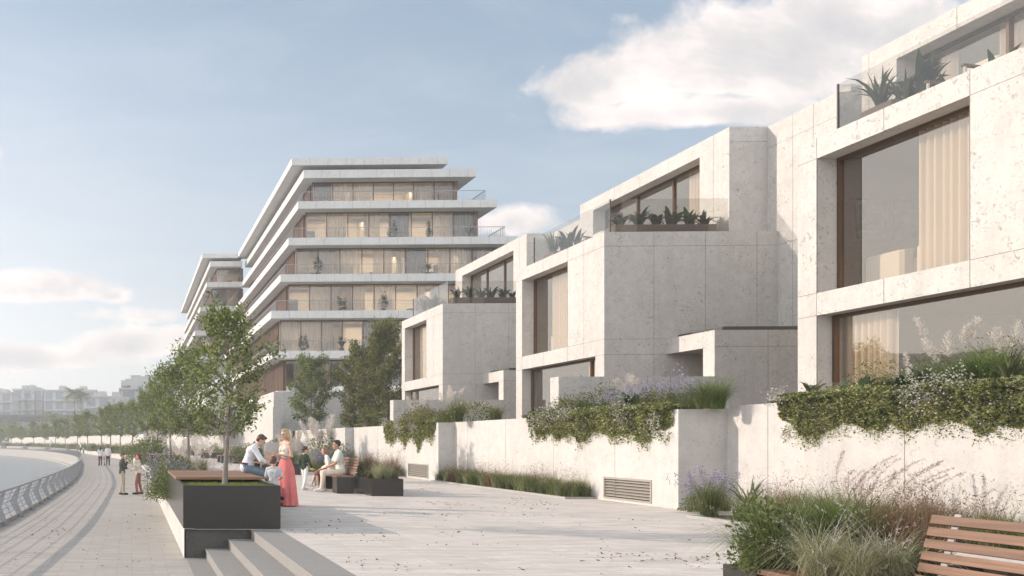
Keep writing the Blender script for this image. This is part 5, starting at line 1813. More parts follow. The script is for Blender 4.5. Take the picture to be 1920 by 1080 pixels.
# bench planters
for (bx, lab_set) in zip(BG, (
        [("feather", .30, .28, .85, "pale feathery grass at the left of the planter beside the seated man"), ("feather", .62, .3, .8, "pale grass in the middle of the planter beside the seated man"), ("bright", .5, .5, .7, "green tuft in the planter beside the seated man"), ("red", .85, .5, .8, "rusty grass at the right of the planter beside the seated man"), ("red", .5, 1.6, .9, "rusty grass behind the seated man's backrest"), ("grass", .5, 2.6, .9, "green grass behind the far end of the seated man's bench")],
        [("grass", .3, .4, 1.0, "dark grass in the planter just left of the pink skirt"), ("gshrub", .7, .5, 1.0, "green shrub in the planter behind the woman in pink"), ("red", .5, 1.6, 1.1, "reddish grass at the back of the planter behind the woman in pink")],
        [("gshrub", .4, .6, 1.2, "green shrub in the planter right of the nearest tree trunk"), ("grass", .6, 1.9, 1.2, "grass in the planter right of the nearest tree trunk")],
        [("gshrub", .5, .8, 1.4, "green shrub in the tiny distant planter left of the tree trunk")],
        [("gshrub", .5, .8, 1.5, "green shrub in the farthest tiny planter behind the pink plumes")])):
    for (k, fx, dy, s, lab) in lab_set:
        kw = dict(n=1100, rx=0.45, rz=0.5, ls=0.05) if k == "gshrub" else {}
        plant(k, bx[0] + (bx[1] - bx[0]) * fx, bx[2] + dy, 0.42, s, lab, **kw)

# planting strip along the plaza edge between the planters
ED = [("gshrub", 1.05, 21.2, 1.05, "dense green shrub bulging over the edge beside the near planter", dict(n=2800, rx=0.62, rz=0.85, ls=0.055, fl=260, fls=0.04)),
      ("gshrub", 0.98, 22.8, 1.0, "green lavender shrub behind the dense edge shrub", dict(n=2600, rx=0.62, rz=0.95, ls=0.055, fl=420, fls=0.045)),
      ("lavender", 0.95, 24.2, 1.7, "tall lavender at the plaza edge left of the pink plumes", dict(n=60)),
      ("fountain", 1.7, 22.3, 1.35, "pink plumed fountain grass right above the timber deck", dict(n=13, L=0.62, pl=0.3)),
      ("fountain", 2.15, 23.2, 1.4, "pink plumed fountain grass behind the middle of the timber deck", dict(n=12, L=0.62, pl=0.3)),
      ("fountain", 1.35, 24.0, 1.4, "pink plumed fountain grass over the lavender at the edge", dict(n=12, L=0.62, pl=0.3)),
      ("fountain", 2.0, 25.4, 1.4, "farther pink plumed fountain grass above the deck", dict(n=10, L=0.62, pl=0.3)),
      ("pampas", 1.9, 28.0, 1.5, "pale plumes standing behind the pink fountain grass", dict(n=6, L=0.75, pl=0.28)),
      ("yshrub", 1.3, 26.2, 1.1, "green shrub with yellow dots behind the pink fountain grass", dict(n=1800, rx=0.6, rz=0.75, ls=0.06, fl=150)),
      ("gshrub", 1.2, 33.0, 1.2, "green shrub at the edge in front of the second planter's left side", dict(n=1800, rx=0.6, rz=0.6, ls=0.07)),
      ("pampas", 2.4, 36.0, 1.6, "pale plumes in front of the second planter's deck", dict(n=7, L=0.75, pl=0.28)),
      ("pampas", 3.2, 39.0, 1.6, "pale plumes right of the second planter", dict(n=7, L=0.75, pl=0.28)),
      ("gshrub", 1.1, 52.0, 1.5, "green shrub right of the woman with the red hair", dict(n=1700, rx=0.7, rz=0.9, ls=0.09)),
      ("gshrub", 1.0, 56.0, 1.6, "second green shrub right of the woman with the red hair", dict(n=1700, rx=0.8, rz=0.95, ls=0.09)),
      ("pampas", 1.8, 60.0, 2.0, "pale plumes above the green edge shrubs near the third planter", dict(n=12, L=0.8, pl=0.4)),
      ("gshrub", 0.9, 66.0, 1.7, "third green shrub along the edge before the third planter", dict(n=1300, rx=0.8, rz=0.8, ls=0.1)),
      ("pampas", 1.4, 76.0, 2.0, "pale plumes behind the third planter", dict(n=10, L=0.8, pl=0.4))]
for (k, x, y, s, lab, kw) in ED:
    plant(k, x, y, 0.0, s, lab, **kw)
mb = MB(); mb.face([(0.95, 20.55, 0.005), (2.5, 20.55, 0.005), (2.6, 42.4, 0.005), (1.05, 42.4, 0.005)]); mb.face([(1.15, 48.6, 0.005), (2.6, 48.6, 0.005), (1.6, 86, 0.005), (-0.1, 86, 0.005)])
tag(obj("bed_soil", mb, "soil"), kind="structure")
# far edge planting between the distant planters, one mass
q = Q()
for i in range(len(edge_c)):
    p = edge_c[i]
    if p.y > 90 and (mnoise.noise(Vector((i * 0.23, 0, 0))) > -0.15):
        for k in range(2):
            fuzz(q, (p.x + rng.uniform(0.2, 1.8), p.y + rng.uniform(-0.5, 0.5), 0), (0.9, 0.9, rng.uniform(0.6, 1.1)), 60, 0.2, 0)
tag(q.build("edge_planting", "grass_green"), kind="stuff")
q = Q()
for i in range(1, len(fwl)):
    p = fwl[i]
    for k in range(5):
        t = rng.random(); b = fwl[i - 1]
        x, y = p.x + (b.x - p.x) * t, p.y + (b.y - p.y) * t
        fuzz(q, (x - rng.uniform(0.4, 1.3), y - 0.3, 0), (0.6, 0.6, rng.uniform(0.5, 1.2)), 46, 0.17, rng.integers(0, 2))
tag(q.build("wall_foot_planting", ["grass_green", "grass_pale"]), kind="stuff")

# bushes and pampas in front of the podium, above the low wall
BU = [("dshrub", 566, 60, 1.9, "rounded green bush left of the pampas, before the podium", dict(n=2200, rx=0.9, rz=0.9, ls=0.1)),
      ("dshrub", 632, 52, 1.9, "dark green bush right of the pampas", dict(n=2600, rx=1.0, rz=1.0, ls=0.09)),
      ("dshrub", 680, 52, 2.2, "wide olive bush below the tall dark tree", dict(n=3200, rx=1.1, rz=0.8, ls=0.1)),
      ("yshrub", 715, 50, 2.0, "olive bush with yellow specks beside the third townhouse wall", dict(n=2600, rx=1.0, rz=0.85, ls=0.09, fl=140, fls=0.05)),
      ("pampas", 596, 47, 2.3, "tall white pampas plumes left of the seated man's head", dict(n=14, L=0.72, pl=0.36, sp=0.28)),
      ("pampas", 545, 50, 1.9, "pale pampas plumes behind the head of the woman in pink", dict(n=9, L=0.7, pl=0.36, sp=0.3)),
      ("shrub", 628, 47, 1.7, "bush with white blossom beside the tall white pampas", dict(n=2200, rx=0.9, rz=0.95, ls=0.08, fl=500, fls=0.07)),
      ("gshrub", 640, 44.5, 1.5, "grey green bush behind the seated couple on the bench", dict(n=2000, rx=0.8, rz=0.8, ls=0.08, fl=300, fls=0.06)),
      ("dshrub", 546, 56.5, 2.1, "small bush in front of the shaded podium corner", dict(n=1500, rx=0.9, rz=0.7, ls=0.1)),
      ("strap", 612, 54, 2.6, "bright strap leaved clump below the slender tree", dict(n=30, w=0.05)),
      ("feather", 585, 45, 1.9, "whitish feathery grass behind the boy in green", dict()),
      ("grass", 610, 43, 1.7, "tall dry grass between the boy in green and the seated couple", dict(n=700)),
      ("lavender", 600, 41, 1.6, "faint lavender bush behind the boy in green", dict(n=60)),
      ("gshrub", 480, 56, 1.6, "grass green bush by the low wall behind the crouched man's head", dict(n=1500, rx=0.8, rz=0.7, ls=0.09)),
      ("dshrub", 350, 92, 2.2, "dark green bush on the far wall behind the second tree trunk", dict(n=1500, rx=1.5, rz=1.2, ls=0.16)),
      ("dshrub", 400, 92, 2.2, "second dark bush on the far wall, left of the sunlit fin wall", dict(n=1500, rx=1.6, rz=1.0, ls=0.16))]
for (k, px, yc, s, lab, kw) in BU:
    x, y = W(px, yc)
    plant(k, x, y, 0.0 if yc < 90 else 2.0, s, lab, **kw)
mb = MB()
mb.face([(7.4, 41.5, 0.006), (10.95, 41.5, 0.006), (10.95, 70, 0.006), (9.0, 70, 0.006), (8.9, 55.5, 0.006)])
tag(obj("bed_soil", mb, "soil"), kind="structure")

# terrace planters
def terrace_box(Y0, lab, x0, x1, y0, y1, kinds, where):
    z = 7.80
    t = thing("terrace_planter", lab, "planter", (x0, y0, z), "roof terrace planters")
    mb = MB()
    th = 0.03
    for (a, c, d, e) in ((x0, x1, y0, y0 + th), (x0, x1, y1 - th, y1), (x0, x0 + th, y0 + th, y1 - th), (x1 - th, x1, y0 + th, y1 - th)):
        mb.box(a, c, d, e, z, z + 0.75)
    obj("box", mb, "planter_brown", t)
    mb = MB(); mb.box(x0 + th, x1 - th, y0 + th, y1 - th, z, z + 0.70); obj("soil", mb, "soil", t)
    for i, (k, fx, fy, s, lab2, kw) in enumerate(kinds):
        plant(k, x0 + (x1 - x0) * fx, y0 + (y1 - y0) * fy, z + 0.69, s, lab2 + where, **kw)
simple("planter_brown", (0.17, 0.13, 0.10), 0.7)
BB = dict(n=24, L=0.62, w=0.13)
for (Y0, nm) in ((HY[1], "the middle townhouse"), (HY[2], "the third townhouse")):
    terrace_box(Y0, "long brown planter box behind the end glass of " + nm, 15.75, 19.0, Y0 + 0.72, Y0 + 1.3,
        [("broad", 0.10, .5, 1.0, "leftmost leafy plant behind the end glass of ", BB), ("broad", 0.27, .4, 1.1, "second leafy plant from the left behind the end glass of ", BB), ("broad", 0.46, .5, 1.0, "leafy plant in the middle of the end glass of ", BB),
         ("broad", 0.60, .4, 1.15, "leafy plant right of the middle of the end glass of ", BB), ("broad", 0.79, .5, 1.05, "second leafy plant from the right behind the end glass of ", BB), ("broad", 0.93, .5, 0.85, "rightmost leafy plant behind the end glass of ", BB)], nm)
for (Y0, nm) in ((HY[0], "the nearest townhouse"), (HY[1], "the middle townhouse"), (HY[2], "the third townhouse")):
    ye = Y0 + 6.22 - 0.82
    terrace_box(Y0, "brown planter box at the far end of the terrace of " + nm, 15.65, 16.9, ye - 0.80, ye - 0.05,
        [("strap", 0.2, .75, 1.25, "spiky plant at the far corner of the terrace of ", dict(n=34, w=0.05, L=0.72)), ("strap", 0.35, .3, 1.1, "second spiky plant on the terrace of ", dict(n=30, w=0.055, L=0.7)),
         ("broad", 0.5, .1, 1.35, "tall leafy plant next to the spiky plants on the terrace of ", dict(n=18, L=0.7, w=0.15)), ("broad", 0.8, .5, 1.3, "leafy plant at the back of the terrace box of ", dict(n=16, L=0.68, w=0.15))], nm)
# lounge chair and leafy pot on the nearest terrace
def lounge(x, y, lab):
    t = thing("lounge_chair", lab, "chair", (x, y, 7.80))
    z = 7.80
    for dy in (0, 0.75):
        mb = MB(); mb.tube([(x, y + dy, z), (x, y + dy, z + 0.80)], 0.025, 8); mb.tube([(x + 0.75, y + dy, z), (x + 0.75, y + dy, z + 0.68)], 0.025, 8)
        obj("frame", mb, "white_paint", t)
        mb = MB(); mb.bar((x - 0.05, y + dy, z + 0.81), (x + 0.8, y + dy, z + 0.70), 0.07, 0.04); obj("armrest", mb, "bench_wood", t)
    mb = MB(); rbox(mb, x + 0.05, x + 0.7, y + 0.06, y + 0.69, z + 0.35, z + 0.53); obj("seat", mb, "cream_fabric", t)
    mb = MB(); rbox(mb, x + 0.62, x + 0.80, y + 0.06, y + 0.69, z + 0.535, z + 1.05); obj("backrest", mb, "cream_fabric", t)
lounge(15.75, HY[0] + 3.15, "cream lounge chair with timber armrests on the nearest roof terrace")
lounge(15.75, HY[1] + 2.6, "cream lounge chair with timber armrests on the middle roof terrace")
plant("broad", 16.5, HY[0] + 4.35, 7.85, 1.55, "large leafy plant behind the lounge chair on the nearest terrace", n=16, L=0.7, w=0.16)
plant("broad", 16.0, HY[0] + 2.7, 7.85, 1.2, "leafy plant right of the lounge chair on the nearest terrace", n=12, L=0.7, w=0.14)

# pot plants on the apartment balconies
for (px, lv, lab) in ((736, 3, "upright pot plant left of centre on the second highest balcony"), (805, 3, "upright pot plant right of centre on the second highest balcony"), (880, 3, "spreading pot plant at the right end of the second highest balcony"),
                      (802, 4, "palm like pot plant on the third highest balcony"), (597, 4, "small pot plant at the left end of the third highest balcony"), (640, 5, "pot plant left of the bright lamp on the fourth highest balcony"), (719, 5, "pot plant right of the bright lamp on the fourth highest balcony"),
                      (568, 6, "tall climbing pot plant at the left end of the fifth highest balcony"), (641, 6, "palm like pot plant on the fifth highest balcony")):
    z = AZ[lv][1]
    x, y = W(px, A_Y + 0.75)
    t = thing("pot_plant", lab, "plant", (x, y, z), "pot plants on the apartment balconies")
    mb = MB(); mb.tube([(x, y, z), (x, y, z + 0.4)], [0.17, 0.24], 10); obj("pot", mb, "far_dark", t)
    q = Q()
    if "palm" in lab or "spreading" in lab: q.blades(disc(22, 0.05, x, y, z + 0.4), 1.15, 0.9, 0.14, 0, 5, leaf=True)
    else: fuzz(q, (x, y, z + 0.4), (0.42, 0.42, 1.25), 260, 0.16)
    q.build("foliage", "broad_leaf", t)

# distant palms and trees beyond the bay
def palm(x, y, z, H, lab, n=20, L=3.0, name="palm_tree", seed=0):
    t = thing(name, lab, "palm", (x, y, z), "distant palms" if H > 4 else None)
    mb = MB(); mb.tube([(x + 0.1 * math.sin(k), y, z + H * k / 6) for k in range(7)], [0.32 - 0.02 * k for k in range(7)], 7); obj("trunk", mb, "bark", t)
    q = Q()
    for k in range(n):
        a = k * 2.4 + seed; el = rng.uniform(-0.5, 1.1)
        u = np.linspace(0.05, 1, 14)
        cx = x + np.cos(a) * L * u * np.cos(el * (1 - u * .5)); cy = y + np.sin(a) * L * u * np.cos(el)
        cz = z + H + L * u * np.sin(el) - L * 0.55 * u ** 2.2
        P = np.stack([cx, cy, cz], 1)
        for sg in (-1, 1):
            q.leaves(P, L * 0.28 * np.sin(np.pi * np.clip(u * .85 + .12, 0, 1)) + 0.05, 0, 0.0, 0.22, outward=np.array([np.cos(a) - sg * np.sin(a) * 2.4, np.sin(a) + sg * np.cos(a) * 2.4, -0.7]) * 1.6)
    q.build("crown", "dark_leaf", t)
x, y = W(140, 318); palm(x, y, 3, 16.5, "tall hazy palm in front of the pale far block", 26, 5.5)
x, y = W(152, 322); palm(x, y, 3, 15.5, "second tall hazy palm touching the first on the right", 22, 4.6, seed=1)
x, y = W(94, 312); palm(x, y, 3, 7.5, "short hazy palm left of the tall palms", 20, 4.4, seed=2)
x, y = W(126, 315); palm(x, y, 3, 7.0, "low pointed hazy palm below the tall palms", 16, 3.4, seed=3)
x, y = W(690, 53); palm(x, y, 0.3, 2.6, "dark fan palm under the tall dark tree by the third townhouse", 18, 1.5, "fan_palm", 4)
q = Q()
for k in range(70):
    px = rng.uniform(-40, 330); yc = rng.uniform(290, 330)
    x, y = W(px, yc)
    fuzz(q, (x, y, 1.5), (rng.uniform(4, 8), 5, rng.uniform(4, 9) * (1.25 if px > 150 else 0.8)), 220, 0.9, 0)
tag(q.build("distant_trees", "dark_leaf"), kind="stuff")
# ------------------------------------------------------------------ people
def skinmat(name, col):
    m, nt, b = mat(name)
    b.inputs["Base Color"].default_value = (*col, 1)
    b.inputs["Roughness"].default_value = 0.55
    b.inputs["Subsurface Weight"].default_value = 0.0
    M[name] = m
skinmat("skin_pale", (0.56, 0.35, 0.26)); skinmat("skin_tan", (0.36, 0.20, 0.13)); skinmat("lip", (0.36, 0.13, 0.11)); skinmat("eye", (0.03, 0.02, 0.02))
def fabric(name, col, var=0.12):
    m, nt, b = mat(name)
    p = geo_pos(nt)
    f = noise(nt, p, 7, 4, 0.6, dist=0.6)
    lk(nt, ramp(nt, f, [(0.3, tuple(c * (1 - var) for c in col)), (0.7, tuple(min(1, c * (1 + var)) for c in col))]), b.inputs["Base Color"])
    b.inputs["Roughness"].default_value = 0.9
    b.inputs["Specular IOR Level"].default_value = 0.15
    w = noise(nt, p, 16, 4, 0.6, stretch=(1, 1, 0.6), dist=1.2)
    bump(nt, b, w, 0.6, 0.02)
    M[name] = m
for n_, c_ in (("cloth_white", (0.72, 0.70, 0.67)), ("cloth_cream", (0.70, 0.64, 0.55)), ("cloth_blue", (0.66, 0.67, 0.71)), ("cloth_olive", (0.055, 0.065, 0.05)), ("cloth_green", (0.03, 0.05, 0.03)),
               ("cloth_khaki", (0.38, 0.33, 0.26)), ("cloth_plum", (0.26, 0.12, 0.10)), ("cloth_denim", (0.15, 0.19, 0.24)), ("cloth_dark", (0.035, 0.035, 0.045)), ("cloth_pink", (0.66, 0.20, 0.19)), ("cloth_grey", (0.50, 0.50, 0.51)),
               ("cloth_polo", (0.66, 0.69, 0.60)), ("cloth_beige", (0.62, 0.52, 0.43)), ("shoe_dark", (0.02, 0.018, 0.018)), ("shoe_white", (0.66, 0.62, 0.58)), ("belt_brown", (0.12, 0.05, 0.035)), ("cap_grey", (0.13, 0.12, 0.11)), ("wine", (0.09, 0.025, 0.03))):
    fabric(n_, c_)
for n_, c_ in (("hair_brown", (0.085, 0.04, 0.022)), ("hair_black", (0.014, 0.011, 0.010)), ("hair_blond", (0.46, 0.32, 0.18)), ("hair_red", (0.16, 0.035, 0.02)), ("hair_light", (0.24, 0.14, 0.08))):
    m, nt, b = mat(n_)
    f = noise(nt, geo_pos(nt), 40, 4, 0.7, stretch=(1, 1, 0.25))
    lk(nt, ramp(nt, f, [(0.3, tuple(c * 0.6 for c in c_)), (0.7, tuple(min(1, c * 1.35) for c in c_))]), b.inputs["Base Color"])
    b.inputs["Roughness"].default_value = 0.5
    M[n_] = m
DG = None
class Flesh:
    """tapered capsules and ellipsoids merged into one skin by a voxel remesh"""
    def __init__(s): s.p = []
    def cap(s, a, b, ra, rb, tag_=0): s.p.append(("c", Vector(a), Vector(b), ra, rb, tag_)); return s
    def ell(s, c, r, rot=None, tag_=0): s.p.append(("e", Vector(c), Vector(r), rot or Matrix.Identity(3), 0, tag_)); return s
    def build(s, name, mats, parent, voxel, smooth=6):
        bm = bmesh.new()
        for k in s.p:
            if k[0] == "c":
                _, a, b, ra, rb, _t = k
                d = b - a
                q = d.to_track_quat('Z', 'Y') if d.length > 1e-6 else Matrix.Identity(3).to_quaternion()
                rings = []
                n = 12
                L = d.length
                prof = [(-ra * math.cos(t), ra * math.sin(t)) for t in (0.0, 0.5, 1.05)] + [(0, ra), (L, rb)] + [(L + rb * math.cos(t), rb * math.sin(t)) for t in (1.05, 0.5, 0.0)]
                for z, r in prof:
                    if r < 1e-6: rings.append([bm.verts.new(a + q @ Vector((0, 0, z)))])
                    else: rings.append([bm.verts.new(a + q @ Vector((r * math.cos(6.2832 * i / n), r * math.sin(6.2832 * i / n), z))) for i in range(n)])
                for A_, B_ in zip(rings[:-1], rings[1:]):
                    for i in range(n):
                        j = (i + 1) % n
                        if len(A_) == 1: bm.faces.new((A_[0], B_[j], B_[i]))
                        elif len(B_) == 1: bm.faces.new((A_[i], A_[j], B_[0]))
                        else: bm.faces.new((A_[i], A_[j], B_[j], B_[i]))
            else:
                _, c, r, rot, _z, _t = k
                mt = Matrix.Translation(c) @ rot.to_4x4() @ Matrix.Diagonal((*r, 1))
                bmesh.ops.create_uvsphere(bm, u_segments=16, v_segments=10, radius=1.0, matrix=mt)
        bmesh.ops.recalc_face_normals(bm, faces=bm.faces)
        me = bpy.data.meshes.new(name); bm.to_mesh(me); bm.free()
        o = bpy.data.objects.new(name, me); COL.objects.link(o)
        md = o.modifiers.new("r", 'REMESH'); md.mode = 'VOXEL'; md.voxel_size = voxel; md.use_smooth_shade = True
        if smooth:
            ms = o.modifiers.new("s", 'SMOOTH'); ms.iterations = smooth; ms.factor = 0.5
        dg = bpy.context.evaluated_depsgraph_get()
        me2 = bpy.data.meshes.new_from_object(o.evaluated_get(dg))
        o.modifiers.clear(); o.data = me2; bpy.data.meshes.remove(me); me2.name = name
        me2.materials.clear()
        for m_ in mats: me2.materials.append(M[m_])
        n = len(me2.polygons)
        if len(mats) > 1 and n:
            cen = np.empty(n * 3); me2.polygons.foreach_get("center", cen); cen = cen.reshape(-1, 3)
            best = np.full(n, 1e9); idx = np.zeros(n, int)
            for k in s.p:
                if k[0] == "c":
                    a, b = np.array(k[1]), np.array(k[2]); d = b - a
                    t = np.clip(((cen - a) @ d) / max(1e-9, d @ d), 0, 1)
                    dist = np.linalg.norm(cen - (a + t[:, None] * d), axis=1) - (k[3] + (k[4] - k[3]) * t)
                else:
                    R3 = np.array(k[3]); q = (cen - np.array(k[1])) @ R3 / np.array(k[2])
                    dist = (np.linalg.norm(q, axis=1) - 1) * min(k[2])
                m_ = dist < best
                best[m_] = dist[m_]; idx[m_] = k[5]
            me2.polygons.foreach_set("material_index", idx.astype(np.int32))
        me2.polygons.foreach_set("use_smooth", np.ones(n, dtype=bool))
        me2.update()
        if parent is not None: o.parent = parent
        return o

STAND = dict(P=(0, 0, .93), C=(0, 0, 1.27), N=(0, -.015, 1.46), Hd=(0, .015, 1.625), sL=(-.185, 0, 1.41), sR=(.185, 0, 1.41), eL=(-.235, -.03, 1.12), eR=(.235, -.03, 1.12), wL=(-.24, .06, .87), wR=(.24, .06, .87),
             hL=(-.09, 0, .90), hR=(.09, 0, .90), kL=(-.10, .03, .49), kR=(.10, .03, .49), aL=(-.10, -.02, .09), aR=(.10, -.02, .09))
def shift(pose, keys, d):
    for k in keys: pose[k] = tuple(np.array(pose[k]) + np.array(d))
def person(label, loc, rz, H, pose=None, yaw=0, pitch=0, top=None, sleeve=1.0, legs=None, leg_len=1.0, shoe=None, hair=None, hair_style="short", skin="skin_pale", slim=1.0, detail=1, extra=None, child=False, grip=0.6, group=None):
    J = {k: Vector(v) for k, v in {**STAND, **(pose or {})}.items()}
    hs = 1.0 if not child else 1.32
    fr = Matrix.Rotation(yaw, 3, 'Z') @ Matrix.Rotation(pitch, 3, 'X')
    hd = J["Hd"]
    g = slim
    vox = 0.0075 if detail else 0.018
    f = Flesh()
    # head with jaw, nose, brow, ears, eyes and mouth
    hp = lambda x, y, z: hd + fr @ (Vector((x, y, z)) * hs)
    f.ell(hd + fr @ Vector((0, -.008, .02)) * hs, Vector((.074, .094, .100)) * hs, fr)
    f.ell(hp(0, .022, -.048), Vector((.056, .064, .068)) * hs, fr)
    if detail:
        f.cap(hp(0, .088, .010), hp(0, .104, -.022), .011 * hs, .014 * hs)
        for sx in (-1, 1):
            f.ell(hp(.075 * sx, -.01, -.005), Vector((.011, .020, .030)) * hs, fr)
            f.ell(hp(.030 * sx, .081, .012), Vector((.013, .009, .008)) * hs, fr, 1)
        f.ell(hp(0, .080, -.062), Vector((.022, .012, .009)) * hs, fr, 2)
        f.ell(hp(0, .070, -.100), Vector((.024, .020, .018)) * hs, fr)
    f.cap(J["N"] - Vector((0, 0, .03)), hd + fr @ Vector((0, -.02, -.07)), .058 * g, .050 * g)
    # trunk
    ax = (J["sR"] - J["sL"]).normalized(); hx = (J["hR"] - J["hL"]).normalized()
    mid = J["C"].lerp(J["P"], 0.55)
    f.cap(J["C"] - ax * .085 * g + Vector((0, 0, .05)), J["C"] + ax * .085 * g + Vector((0, 0, .05)), .098 * g, .098 * g)
    f.cap(J["C"] - ax * .07 * g, mid, .10 * g, .090 * g); f.cap(J["C"] + ax * .07 * g, mid, .10 * g, .090 * g)
    f.cap(mid - hx * .045, mid + hx * .045, .093 * g, .093 * g)
    f.cap(mid - hx * .03, J["P"] - hx * .065, .092 * g, .105 * g); f.cap(mid + hx * .03, J["P"] + hx * .065, .092 * g, .105 * g)
    f.cap(J["N"], J["C"] + Vector((0, 0, .06)), .06 * g, .09 * g)
    arms = {}
    for S in "LR":
        sh, el, wr = J["s" + S], J["e" + S], J["w" + S]
        f.cap(J["N"].lerp(sh, 0.25), sh, .052 * g, .056 * g)
        f.cap(sh, el, .050 * g, .040 * g); f.cap(el, wr, .040 * g, .026 * g)
        d = (wr - el).normalized()
        sd = d.cross(Vector((0, 0, 1))); sd = sd.normalized() if sd.length > 0.1 else ax.copy()
        up = sd.cross(d).normalized()
        palm = wr + d * .045
        f.ell(palm, (.014, .036, .046), Matrix((up, sd, d)).transposed())
        for i in range(4):
            o = sd * (.027 - .018 * i)
            L = (.062, .074, .070, .054)[i]
            p1 = palm + d * .040 + o
            p2 = p1 + (d * math.cos(grip * .6) - up * math.sin(grip * .6)) * L * .55
            p3 = p2 + (d * math.cos(grip * 1.6) - up * math.sin(grip * 1.6)) * L * .5
            f.cap(p1, p2, .0095, .0088); f.cap(p2, p3, .0088, .0075)
        tb = palm + sd * .030 - d * .012
        f.cap(tb, tb + (sd * .6 + d * .7 - up * .35) * .048, .012, .009)
        hp_, kn, an = J["h" + S], J["k" + S], J["a" + S]
        f.cap(hp_, kn, .083 * g, .056 * g); f.cap(kn, kn.lerp(an, .35), .054 * g, .055 * g); f.cap(kn.lerp(an, .35), an, .055 * g, .034 * g)
        td = J.get("t" + S)
        fw_ = (td - an) if td is not None else Vector((0, .17, -.045))
        f.cap(an + Vector((0, -.035, -.04)), an + fw_, .036, .030)
        arms[S] = (sh, el, wr, hp_, kn, an, fw_)
    root = f.build("person", [skin, "eye", "lip"], None, vox, 5)
    tag(root, label, "person", group)
    v2 = vox * 1.25
    if top:
        t = Flesh(); e = .013
        t.cap(J["C"] - ax * .085 * g + Vector((0, 0, .05)), J["C"] + ax * .085 * g + Vector((0, 0, .05)), .098 * g + e, .098 * g + e)
        t.cap(J["C"] - ax * .07 * g, mid, .10 * g + e, .094 * g + e); t.cap(J["C"] + ax * .07 * g, mid, .10 * g + e, .094 * g + e)
        t.cap(mid - hx * .03, J["P"] - hx * .055, .095 * g + e, .104 * g + e + .006); t.cap(mid + hx * .03, J["P"] + hx * .055, .095 * g + e, .104 * g + e + .006)
        t.cap(J["N"].lerp(J["C"], .12), J["C"] + Vector((0, 0, .06)), .066 * g, .09 * g + e)
        for S in "LR":
            sh, el, wr = arms[S][:3]
            if sleeve > 0:
                t.cap(J["N"].lerp(sh, 0.25), sh, .056 * g + .008, .056 * g + e)
                u = min(1, sleeve * 2)
                t.cap(sh, sh.lerp(el, u), .052 * g + e, (.050 - .008 * u) * g + e + (.006 if sleeve < 0.5 else 0))
                if sleeve > 0.5: t.cap(el, el.lerp(wr, (sleeve - .5) * 2), .043 * g + e, .032 * g + e)
        t.build("top", [top], root, v2, 6)
    if legs:
        t = Flesh(); e = .014
        t.cap(J["P"] - hx * .065 + Vector((0, 0, .02)), J["P"] + hx * .065 + Vector((0, 0, .02)), .104 * g + .006, .104 * g + .006)
        for S in "LR":
            hp_, kn, an = arms[S][3:6]
            t.cap(hp_, kn, .084 * g + e, .060 * g + e)
            if leg_len > 0.5: t.cap(kn, kn.lerp(an, (leg_len - .5) * 2), .058 * g + e, .044 * g + e)
        t.build("trousers", [legs], root, v2, 6)
    if shoe:
        for S in "LR":
            an, fw_ = arms[S][5:7]
            t = Flesh()
            t.cap(an + Vector((0, -.035, -.038)), an + fw_ + Vector((0, 0, .004)), .047, .040); t.cap(an + Vector((0, -.01, .01)), an + fw_ * .35 + Vector((0, 0, -.01)), .044, .040)
            t.build("shoe", [shoe], root, v2, 4)
    if hair:
        t = Flesh()
        t.ell(hp(0, -.024, .036), Vector((.083, .096, .100)) * hs, fr)
        if hair_style == "short":
            t.ell(hp(0, .050, .098), Vector((.062, .042, .028)) * hs, fr); t.cap(hp(-.05, -.07, -.03), hp(.05, -.07, -.03), .034 * hs, .034 * hs)
        elif hair_style == "crop":
            t.ell(hp(0, .045, .090), Vector((.060, .036, .026)) * hs, fr)
        elif hair_style == "long":
            t.cap(hp(-.055, -.05, 0), hp(-.065, -.055, -.20), .044, .026); t.cap(hp(.055, -.05, 0), hp(.065, -.055, -.20), .044, .026); t.cap(hp(0, -.075, 0), hp(0, -.085, -.24), .060, .040)
            t.ell(hp(.0, .035, .094), Vector((.066, .05, .026)), fr); t.cap(hp(-.072, .02, .05), hp(-.078, .0, -.09), .020, .016); t.cap(hp(.072, .02, .05), hp(.078, .0, -.09), .020, .016)
        elif hair_style == "bob":
            t.cap(hp(-.06, -.04, 0), hp(-.064, -.03, -.085), .044, .034); t.cap(hp(.06, -.04, 0), hp(.064, -.03, -.085), .044, .034); t.cap(hp(0, -.075, 0), hp(0, -.08, -.09), .05, .045); t.ell(hp(0, .04, .094), Vector((.064, .045, .026)), fr)
        t.build("hair", [hair], root, v2, 3)
    if extra: extra(root, J, hp, fr)
    s = H / 1.75
    root.location = loc; root.rotation_euler = (0, 0, rz); root.scale = (s, s, s)
    return root
def child_mesh(root, name, mb, m, smooth=True):
    me = mb.mesh(name, m, (0, 0, 0), smooth)
    return link(name, me, root)

def S(**kw):
    return kw
# --- man in cap and the woman carrying a toddler, on the promenade
def cap_hat(root, J, hp, fr):
    t = Flesh(); t.ell(hp(0, -.015, .075), (.092, .108, .055), fr); t.cap(hp(-.045, .085, .070), hp(.045, .085, .070), .020, .020)
    t.build("cap", ["cap_grey"], root, .01, 4)
    t = Flesh(); t.ell(hp(0, .060, -.075), (.050, .040, .042), fr); t.build("beard", ["hair_light"], root, .01, 4)
x, y = W(229, 31.6)
person("man in flat cap and dark olive sweater, hand raised to his chin, on the promenade", (x, y, ZP), R(-78), 1.56,
       S(eR=(.22, .08, 1.14), wR=(.03, .20, 1.34), eL=(-.23, .04, 1.12), wL=(.02, .20, 1.10), aL=(-.11, -.04, .09), aR=(.11, .03, .09)),
       0, R(-6), "cloth_olive", 1.0, "cloth_khaki", 1.0, "shoe_dark", "hair_light", "crop", slim=1.06, extra=cap_hat)
x, y = W(260, 31.8)
